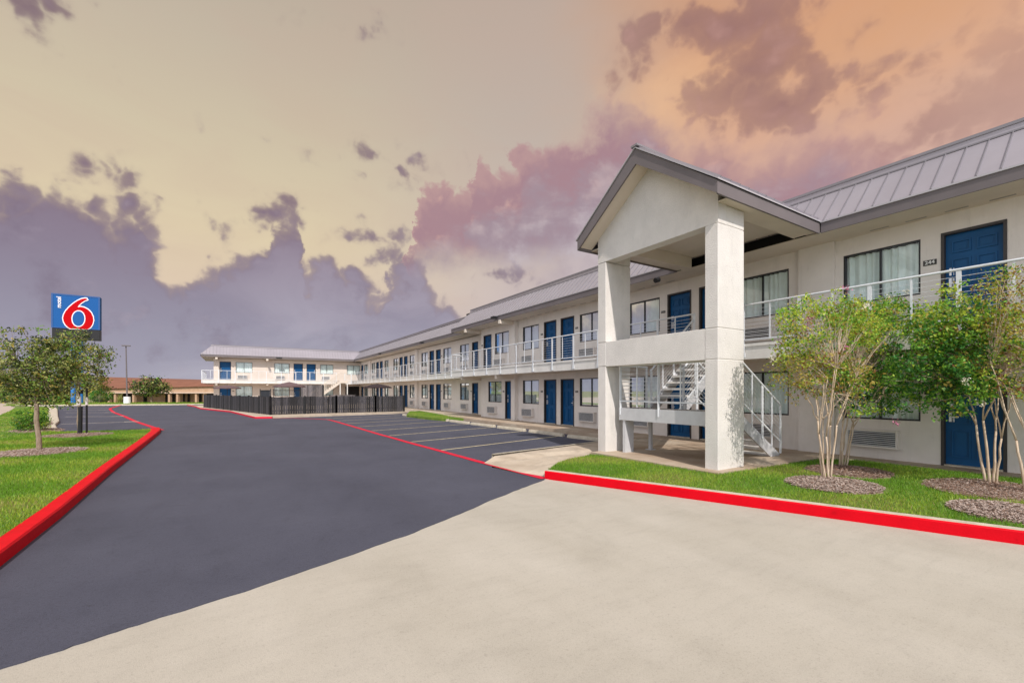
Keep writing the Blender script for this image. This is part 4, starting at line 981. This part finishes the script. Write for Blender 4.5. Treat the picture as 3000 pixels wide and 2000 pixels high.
def round_tree(name, base, z0, label, cat, trunk_r, trunk_h, cl, palette, per, size, seed, bark=M_bark, group=None, mats=None, lean=(0,0), jit=.05, bfac=2):
    random.seed(seed); o = empty(name, (*base,z0), label, cat, group)
    def loc(dr, df, z): x, y = W(dr, df); return Vector((x,y,z))
    clumps = []
    for (dr,df,z,rr,rf,rz,cnt) in cl:
        for i in range(cnt):
            while True:
                a = [random.uniform(-1,1) for _ in range(3)]; q = math.sqrt(sum(k*k for k in a))
                if q < 1.15 and random.random() < .25+.75*q:
                    k_ = 3.2/max(rr,.3); g = math.sin((dr+a[0]*rr)*k_+seed)+math.sin((z+a[2]*rz)*k_*1.2+seed*2)+math.sin((a[1]*rf)*k_+z)
                    if g > -.5 or random.random() < .1: break
            p = loc(dr+a[0]*rr, df+a[1]*rf, z+a[2]*rz); clumps.append((p.x,p.y,p.z,random.uniform(.6,1.3)*size*2.7,palette))
    tp = loc(lean[0],lean[1],trunk_h); top = loc(lean[0]*1.3, lean[1], trunk_h*1.9)
    mb = MB(); mb.tube(wander((0,0,-.08),tp,6,trunk_r*.35)+wander(tp,top,5,trunk_r*.8)[1:], [trunk_r*(1.25,1.02,.97,.93,.9,.87,.82,.66,.5,.36,.2,.1)[k] for k in range(12)], 10)
    link('trunk', mb.mesh('trunk', bark, smooth=True), o)
    bb = MB(); an = [tp.lerp(top,t) for t in (0,.25,.5,.75,1)]
    mains = []
    for i in range(9):
        c = Vector(random.choice(clumps)[:3]); a = an[i % 4]; mid = a.lerp(c,.62); mid.z = max(mid.z, a.z)
        bb.tube(wander(a,mid,4,jit), [trunk_r*(.42-.07*k) for k in range(5)], 5); mains.append(mid)
    for j, c in enumerate(clumps):
        if j % bfac: continue
        c = Vector(c[:3]); m_ = min(mains+an, key=lambda q: (q-c).length); bb.tube(wander(m_,c,3,jit*.7), [trunk_r*.14,trunk_r*.11,trunk_r*.08,trunk_r*.04], 4, cap=False)
    link('branches', bb.mesh('branches', bark, smooth=True), o)
    crown('crown', o, clumps, per, size, mats or [F_oakl,F_oak,F_oakd,F_gold,F_mid], palette, seed=seed, aspect=.6)
    return o
OAK = (1.6,3.4,2.6,.6,1.0)
t1 = round_tree('young_oak', (-4.36,16.05), .14, 'young oak nearest the left edge, its crooked trunk rising from a mulch ring', 'tree', .055, 1.25,
  [(-.10,0,2.15,.72,.7,.68,170),(.25,0,2.0,.75,.7,.5,110),(-.75,0,2.2,.35,.5,.55,55),(-.1,0,2.85,.35,.4,.32,28),(.55,0,2.5,.5,.5,.35,60),(-.95,0,3.0,.28,.3,.2,10),(.1,0,1.35,.6,.5,.25,50),(-.55,0,1.6,.5,.5,.35,50)],
  OAK, 15, .066, 5, lean=(-.06,0), group='young oaks on the left lawn')
t2 = round_tree('young_oak', (-4.79,21.3), .14, 'young oak tied to a black stake, in front of the blue sign pole', 'tree', .05, 1.65,
  [(-.15,0,2.8,.85,.8,.62,150),(.35,0,2.55,.75,.7,.6,110),(-.1,0,3.35,.5,.5,.35,45),(.75,0,2.6,.42,.4,.45,36),(.1,0,1.95,.7,.6,.35,60),(-.7,0,2.1,.5,.5,.5,50)],
  OAK, 14, .072, 9, lean=(.0,0), group='young oaks on the left lawn')
st_ = empty('tree_stake', (-4.60,21.38,.14), 'black tree stake with pale ties standing beside the second young oak', 'stake')
mb = MB(); mb.tube([(0,0,-.05),(.0,0,1.75)],.03,8); link('pole', mb.mesh('pole', M_black), st_)
mb = MB(); mb.tube([(0,0,1.05),(0,0,1.33)],.042,10); link('tie', mb.mesh('tie', M_band), st_)
mb = MB(); mb.tube([(-.02,.0,.0),(-.01,0,1.0)],.065,10); mb.tube([(0,0,1.45),(0,0,1.62)],.062,10); link('tree_guard', mb.mesh('tree_guard', M_black), t2, (.055,-.02,0))
mb = MB(); mb.tube([(0,0,1.05),(0,0,1.36)],.062,10); link('tie', mb.mesh('tie', M_band), t2)
# shrub
def shrub(base, z0, label, cl, per, size, seed, pal=(1,3,3,.1,.02), mats=None, name='shrub', group=None):
    random.seed(seed); o = empty(name, (*base,z0), label, 'shrub', group)
    clumps = []
    for (dr,df,z,rr,rf,rz,cnt) in cl:
        for i in range(cnt):
            while True:
                a = [random.uniform(-1,1) for _ in range(3)]; q = math.sqrt(sum(k*k for k in a))
                if .35 < q < 1: break
            x, y = W(dr+a[0]*rr, df+a[1]*rf); clumps.append((x,y,max(.05,z+a[2]*rz),size*random.uniform(1.5,3),pal))
    mb = MB()
    for c in clumps[::3]: mb.tube(wander((random.uniform(-.08,.08),random.uniform(-.08,.08),-.03), c[:3], 3, .03), [size*.18,size*.14,size*.1,size*.05], 4, cap=False)
    link('stems', mb.mesh('stems', M_bark), o); crown('foliage', o, clumps, per, size, mats or [F_lime,F_mid,F_deep,F_gold,F_rust], pal, seed=seed)
    return o
shrub((-6.72,24.2), .12, 'rounded bright green shrub between the street grass and the small parking lot', [(-.12,0,.50,.50,.5,.46,130),(-.30,0,.38,.38,.4,.32,50),(.10,.1,.42,.34,.4,.38,50)], 26, .055, 61)

# mulch rings: low mound with scattered chips
def mulch(cx, cy, rx, ry, z, n, pale=.7, seed=1, ang=0):
    rr = np.random.default_rng(seed); random.seed(seed); mb = MB(); K = 40; vs = [(cx,cy,z+.05)]
    for ring, q in enumerate((.5,.85,1.)):
        for j in range(K):
            a = 2*PI*j/K; w = 1+.06*math.sin(3*a+seed)+.04*math.sin(7*a); x = math.cos(a)*rx*q*w; y = math.sin(a)*ry*q*w
            vs.append((cx+x*math.cos(ang)-y*math.sin(ang), cy+x*math.sin(ang)+y*math.cos(ang), z+(.045,.025,-.01)[ring]))
    fs = [(0,1+j,1+(j+1)%K) for j in range(K)]+[(1+r*K+j,1+(r+1)*K+j,1+(r+1)*K+(j+1)%K,1+r*K+(j+1)%K) for r in range(2) for j in range(K)]
    mb.add(vs, fs, M_mulch)
    for i in range(int(n*1.5)):
        a = random.uniform(0,2*PI); q = math.sqrt(random.random()); x = math.cos(a)*rx*q; y = math.sin(a)*ry*q
        px = cx+x*math.cos(ang)-y*math.sin(ang); py = cy+x*math.sin(ang)+y*math.cos(ang); pz = z+.055*(1-q*q*.7)+random.uniform(-.005,.02)
        s = random.uniform(.006,.016); th = random.uniform(0,PI); u = Vector((math.cos(th),math.sin(th),random.uniform(-.4,.4)))*s; v = Vector((-math.sin(th),math.cos(th),random.uniform(-.5,.5)))*s*.45
        p = Vector((px,py,pz)); mb.add([p-u-v,p+u-v,p+u+v,p-u+v],[(0,1,2,3)], M_chipA if random.random() < pale else M_chipB)
    return link('mulch_ring', mb.mesh('mulch_ring'), kind='stuff')
mulch(8.35,3.36,.72,.66,.14,5720,.75,1); mulch(9.98,3.75,.72,.68,.14,3520,.2,2); mulch(10.05,1.95,.95,.7,.14,3960,.3,3); mulch(8.35,1.42,.64,.55,.14,4840,.75,4)
mulch(-4.30,15.75,.95,.9,.14,4840,.75,5); mulch(-4.75,21.0,.95,.85,.14,3960,.6,6); mulch(-6.75,24.6,.75,1.5,.12,3300,.6,7,.25); mulch(-8.0,29.5,.45,3.6,.12,3300,.35,8,.24)

# ------------------------------------------------------------------ grass blades
def inside(poly, x, y):
    c = np.zeros(len(x), bool); n = len(poly); j = n-1
    for i in range(n):
        xi, yi = poly[i]; xj, yj = poly[j]
        k = ((yi > y) != (yj > y)) & (x < (xj-xi)*(y-yi)/((yj-yi) or 1e-9)+xi); c ^= k; j = i
    return c
def grass(poly, box, n, h, w, z, seed, holes=(), dens=None):
    rr = np.random.default_rng(seed); x = rr.uniform(box[0],box[1],n); y = rr.uniform(box[2],box[3],n)
    k = inside(poly, x, y)
    for hx, hy, hr in holes: k &= ((x-hx)**2+(y-hy)**2) > (hr*(.92+.16*rr.random(n)))**2
    if dens is not None: k &= rr.random(n) < dens(x, y)
    x, y = x[k], y[k]; n = len(x); a = rr.uniform(0,2*PI,n); hh = h*rr.uniform(.5,1.3,n); ln = rr.normal(0,.45,(n,2))*hh[:,None]
    ww = w*rr.uniform(.7,1.3,n)/2; dx, dy = np.cos(a)*ww, np.sin(a)*ww
    v = np.empty((n,3,3)); v[:,0] = np.stack([x-dx,y-dy,np.full(n,z-.01)],1); v[:,1] = np.stack([x+dx,y+dy,np.full(n,z-.01)],1); v[:,2] = np.stack([x+ln[:,0],y+ln[:,1],z+hh],1)
    me = bpy.data.meshes.new('grass'); me.from_pydata(v.reshape(-1,3).tolist(), [], np.arange(n*3).reshape(-1,3).tolist())
    for m in (G_a,G_b,G_c): me.materials.append(m)
    q = .5+.25*np.sin(x*2.1+1.3*np.sin(y*1.7))+.25*np.sin(y*2.7+x)+rr.normal(0,.22,n); 
    set_mats(me, np.where(q < .55,0,np.where(q < 1.02,1,2))); link('grass', me, kind='stuff')
grass(lawnR, (5,11.8,-1.5,8.2), 150000, .045, .010, .14, 1, [(8.35,3.36,.72),(9.98,3.75,.74),(10.05,1.95,.8),(8.35,1.42,.62)])
grass(lawnL, (-6.5,-1.9,4.5,24.5), 190000, .045, .012, .14, 2, [(-4.30,15.75,.88),(-4.75,21.0,.85),(-6.75,24.6,.7)], dens=lambda x,y: np.clip(1.3-(y-4)/22,.25,1))
grass(lawnL, (-16,-5,16,62), 90000, .06, .03, .13, 3, [(-6.75,24.6,.9),(-8.0,29.5,.5)])
grass(gs, (9,12,22,33), 16000, .05, .016, .13, 4)
grass(farG, (min(p[0] for p in farG),max(p[0] for p in farG),min(p[1] for p in farG),max(p[1] for p in farG)), 50000, .12, .06, .08, 5)

# ------------------------------------------------------------------ pole sign
sgn = empty('pole_sign', (*W(-54.5,55.3),-.05), 'tall blue pole sign with a big red 6 and the word motel on it', 'sign')
rzs = math.atan2(-SA*1.0, CA*1.0)     # faces the camera, turned slightly
Lp, Rp = Vector((*W(-56.7,54.0),0)), Vector((*W(-53.0,56.4),0))
tS = (Rp-Lp).normalized(); wS = 5.9; nS = Vector((tS.y,-tS.x,0))
if nS.dot(-Vector((*W(0,1),0))) < 0: nS = -nS
# corners from the measured view rays
def ray(px, py, f): r = (px-1500)/FPX*f; x, y = W(r, f); return Vector((x,y,EYE+(1144-py)/FPX*f))
A0, A1 = ray(150,961,54.0), ray(293.0,965,56.4); B0, B1 = ray(150,858,54.0), ray(292.4,870,56.4)
zb_, zt_ = (A0.z+A1.z)/2, (B0.z+B1.z)/2; Lp = Vector((A0.x,A0.y,0)); Rp = Vector((A1.x,A1.y,0)); tS = (Rp-Lp).normalized(); wS = (Rp-Lp).length
nS = Vector((tS.y,-tS.x,0)); nS = nS if nS.dot(Vector((*W(0,-1),0))) > 0 else -nS
sgn.location = ((Lp.x+Rp.x)/2, (Lp.y+Rp.y)/2, -.05); rz_s = math.atan2(tS.y, tS.x); sgn.rotation_euler = (0,0,rz_s)
hS = zt_-zb_; z0s = zb_+.05
# local frame: x along the face, -y towards the viewer
mb = MB(); mb.box(-wS/2,wS/2,0,.9,z0s,z0s+hS); cab = link('cabinet', mb.mesh('cabinet', M_blue, bevel=.04), sgn)
mb = MB()
for q in ((-wS/2,wS/2,z0s+hS-.16,z0s+hS),(-wS/2,wS/2,z0s,z0s+.1),(-wS/2,-wS/2+.16,z0s+.1,z0s+hS-.16),(wS/2-.16,wS/2,z0s+.1,z0s+hS-.16)): mb.box(q[0],q[1],-.03,-.002,q[2],q[3])
link('trim', mb.mesh('trim', mat('sign_trim_blue',(.02,.085,.26),.5)), sgn)
mb = MB(); mb.box(-wS/2+.05,wS/2-.0,.02,.88,z0s-1.35,z0s-.02); link('lower_cabinet', mb.mesh('lower_cabinet', M_black, bevel=.03), sgn)
for x in (-.35,.32):
    mb = MB(); mb.tube([(x,.45,-.2),(x,.45,z0s+.1)],.24,14); link('pole', mb.mesh('pole', M_pole), sgn)
def uv(cx, cy):                       # traced point on the sign face -> local x, z
    u = (cx-(790+ (cy-40)*.02))/740; top = 40+u*65; bot = 580+u*25; v = (cy-top)/(bot-top); return (-wS/2+u*wS, z0s+hS*(1-v))
outer = [(1325,128),(1300,124),(1245,134),(1180,165),(1120,207),(1060,262),(1012,320),(983,378),(973,432),(985,485),(1012,533),(1050,570),(1082,590),(1345,598),(1392,566),(1421,520),(1436,462),(1427,402),(1397,342),(1350,296),(1292,266),(1235,254),(1188,262),(1203,233),(1240,196),(1290,162),(1335,145)]
def plate(pts, y, t, m, name):
    mb = MB(); P2 = [uv(*p) for p in pts]; mb.prism([(a,b) for a,b in P2], 0, t, m); mb.v = [(x, y-z, yy) for x, yy, z in mb.v]; link(name, mb.mesh(name), sgn)
def grow(pts, d):
    n = len(pts); out = []; ar = sum(pts[i][0]*pts[(i+1)%n][1]-pts[(i+1)%n][0]*pts[i][1] for i in range(n)); s = 1 if ar > 0 else -1
    for i in range(n):
        a, b, c = pts[i-1], pts[i], pts[(i+1)%n]; n1 = Vector((b[1]-a[1],a[0]-b[0])).normalized(); n2 = Vector((c[1]-b[1],b[0]-c[0])).normalized(); m_ = (n1+n2)
        if m_.length < .4: m_ = n1
        m_ = m_.normalized(); k = d/max(.5,m_.dot(n1)); out.append((b[0]+m_.x*k*s, b[1]+m_.y*k*s))
    return out
big = grow(outer, 15); big = [(x, min(y,601)) for x, y in big]
def ell(cx, cy, rx, ry, n=28): return [(cx+rx*math.cos(2*PI*i/n)*(1+.06*abs(math.sin(2*PI*i/n))**3), cy+ry*math.sin(2*PI*i/n)) for i in range(n)]
plate(big, -.02, .03, M_swhite, 'numeral_outline'); plate(outer, -.05, .02, M_sred, 'numeral')
plate(ell(1206,436,106,128), -.07, .015, M_swhite, 'numeral_inner_outline'); plate(ell(1206,436,91,114), -.085, .015, M_blue, 'numeral_counter')
tx = bpy.data.curves.new('lettering','FONT'); tx.body = 'motel'; tx.size = .60; tx.extrude = .01; tx.offset = .008; tx.align_x = 'LEFT'; tx.materials.append(M_swhite)
to = bpy.data.objects.new('lettering', tx); COL.objects.link(to); to.parent = sgn
lx, lz_ = uv(940,275); to.location = (lx,-.04,lz_); to.matrix_local = Matrix.Translation((lx,-.04,lz_)) @ Matrix(((0,-1,0,0),(0,0,-1,0),(1,0,0,0),(0,0,0,1)))
to_mesh(to)
# ------------------------------------------------------------------ lamp post
lp = empty('parking_lamp', (*W(-47.7,54.4),0), 'slim dark parking lot lamp post on a white concrete base', 'lamp post')
mb = MB(); mb.tube([(0,0,0),(0,0,.95)],[.36,.34],16); link('base', mb.mesh('base', M_swhite), lp)
mb = MB(); mb.tube([(0,0,.9),(-.12,.06,7.2)],[.085,.06],8); link('pole', mb.mesh('pole', M_fascia), lp)
mb = MB(); mb.box(-.5,.3,-.2,.2,7.2,7.32); link('lamp_head', mb.mesh('lamp_head', M_fascia), lp)

# ------------------------------------------------------------------ brown shopping building beyond
shop = empty('shopping_building', (*W(-85,112),-1.5), 'long tan brick shopping building with a red-brown roof beyond the lot', 'building')
sx, sy = W(-85,112)
def spt(r, f, z): x, y = W(r, f); return (x-sx, y-sy, z+1.5)
Lf, Rf = -101., -66.; f0 = 108.
def sh(name, mb, m=None): return link(name, mb.mesh(name, m), shop)
mb = MB()   # upper wall, front edge steps slightly forward to the right
mb.add([spt(-101,112,-1.5),spt(-60,112,-1.5),spt(-60,112,3.1),spt(-101,112,2.2)], [(0,1,2,3)]); 
mb.add([spt(-101,108,1.3),spt(-60,108,1.3),spt(-60,108,3.1),spt(-101,108,2.2),spt(-101,112,1.3),spt(-60,112,1.3),spt(-60,112,3.1),spt(-101,112,2.2)], [(0,1,2,3),(0,4,5,1),(0,3,7,4),(3,2,6,7)])
mb.add([spt(-101,108,-1.5),spt(-101,135,-1.5),spt(-101,135,2.2),spt(-101,108,2.2)],[(0,1,2,3)])
sh('wall', mb, M_brick)
mb = MB(); mb.add([spt(-101.5,107.5,2.15),spt(-60,107.5,3.05),spt(-115,122,5.55),spt(-108,150,5.55),spt(-112,170,5.5),spt(-100,178,5.2),spt(-60,178,3.2)], [(0,1,6,5,4,3,2)]); sh('roof', mb, M_shing)
mb = MB()
A = [spt(-101,107.9,1.05),spt(-60,107.9,1.05),spt(-60,107.9,1.34),spt(-101,107.9,1.34)]; B = [spt(-101,112,1.05),spt(-60,112,1.05),spt(-60,112,1.34),spt(-101,112,1.34)]
mb.add(A+B, [(0,1,2,3),(0,4,5,1),(3,2,6,7),(0,3,7,4)]); sh('canopy', mb, M_trim)
def pxr(px, f=108.): return (px-1500)/FPX*f
for px in (316,334,388,493,517,572,596):
    r = pxr(px); w = .24; mb = MB()
    q = [spt(r-w,108.2,-1.5),spt(r+w,108.2,-1.5),spt(r+w,108.9,-1.5),spt(r-w,108.9,-1.5)]; p = [(x,y,2.55) for x,y,z in q]
    mb.add(q+p, [(0,1,5,4),(1,2,6,5),(2,3,7,6),(3,0,4,7)]); sh('column', mb, M_brick)
for px0, px1 in ((316,331),(340,352),(360,386),(420,430),(484,492),(499,512),(536,541),(549,556),(577,590),(600,625)):
    mb = MB(); mb.add([spt(pxr(px0,111.8),111.8,-1.45),spt(pxr(px1,111.8),111.8,-1.45),spt(pxr(px1,111.8),111.8,.95),spt(pxr(px0,111.8),111.8,.95)],[(0,1,2,3)]); sh('window', mb, M_dark)

# ------------------------------------------------------------------ trees and bushes in the distance
def far_tree(px, f, zg, h, w, seed, label, kind='background_tree', pal=OAK, trunk=.3, cnt=110, size=.32):
    r = (px-1500)/FPX*f; b = W(r, f); tr = max(.08, w*.035)
    return round_tree(kind, b, zg, label, 'tree', tr, h*trunk, [(0,0,h*.66,w*.5,w*.45,h*.34,cnt),(-w*.2,0,h*.5,w*.32,w*.3,h*.2,cnt//3),(w*.22,0,h*.6,w*.3,w*.3,h*.22,cnt//3)], pal, 12, size, seed, group='distant trees beyond the parking lot', jit=w*.03, bfac=4)
far_tree(445,62,-.1,3.7,4.1,71,'dark green multi-trunk tree in front of the brown building','background_tree',(.4,2,4,.1,1),.30,130,.26)
far_tree(278,64,-.1,3.9,3.6,72,'rusty green tree beside the left end of the brown building','background_tree',(1.5,2,1.5,2.5,.5),.32,100,.26)
far_tree(40,80,-.6,5.0,6.0,73,'grey-green tree across the street at the far left','background_tree',(2,2,3,.5,.3),.3,110,.36)
far_tree(-40,70,-.2,6.0,7.0,74,'broad olive tree across the street beyond the left frame edge','background_tree',(2,2,2,1,.3),.3,110,.36)
far_tree(110,95,-1.0,5.5,7.0,75,'round dark tree far behind the left young oak','background_tree',(1,2,4,.5,.3),.28,110,.42)
far_tree(185,100,-1.2,5.0,6.5,76,'round dark tree far behind the blue sign pole','background_tree',(1,2,4,.5,.3),.28,110,.42)
def bush(px, f, z, w, h, seed, label, pal=(.5,2,4,.2,.05)):
    r = (px-1500)/FPX*f; shrub(W(r,f), z, label, [(0,0,h*.5,w*.5,w*.4,h*.5,90)], 22, .16, seed, pal, name='bush', group='bushes beyond the parking lot')
bush(298,61,0,3.0,1.9,81,'dark bush at the left end of the brown building')
bush(150,58,0.05,2.4,.95,82,'low green bush left of the sign pole'); bush(180,59,.05,2.6,1.0,83,'low green bush right beside the sign pole'); bush(120,57,.05,2.2,.8,84,'low green bush seen under the second young oak')
bush(10,66,-.1,5.5,1.8,85,'dark bush across the street at the left frame edge'); bush(65,68,-.1,5.0,1.6,86,'dark bush across the street behind the left young oak')
# spiky plant near the lamp post
random.seed(3); yo = empty('spiky_plant', (*W(-50.2,56.2),.08), 'spiky pale green plant left of the lamp post base', 'plant'); mb = MB()
for i in range(90):
    a = random.uniform(0,2*PI); e = random.uniform(.3,1.45); L_ = random.uniform(.5,1.15); z = random.uniform(0,.5)
    d = Vector((math.cos(a)*math.cos(e),math.sin(a)*math.cos(e),math.sin(e)))*L_; s = Vector((-math.sin(a),math.cos(a),0))*.04
    mb.add([Vector((0,0,z))-s,Vector((0,0,z))+s,Vector((0,0,z))+d],[(0,1,2)])
link('leaves', mb.mesh('leaves', F_oakl), yo); mb = MB(); mb.tube([(0,0,-.05),(0,0,.6)],.08,7); link('stem', mb.mesh('stem', M_bark), yo)
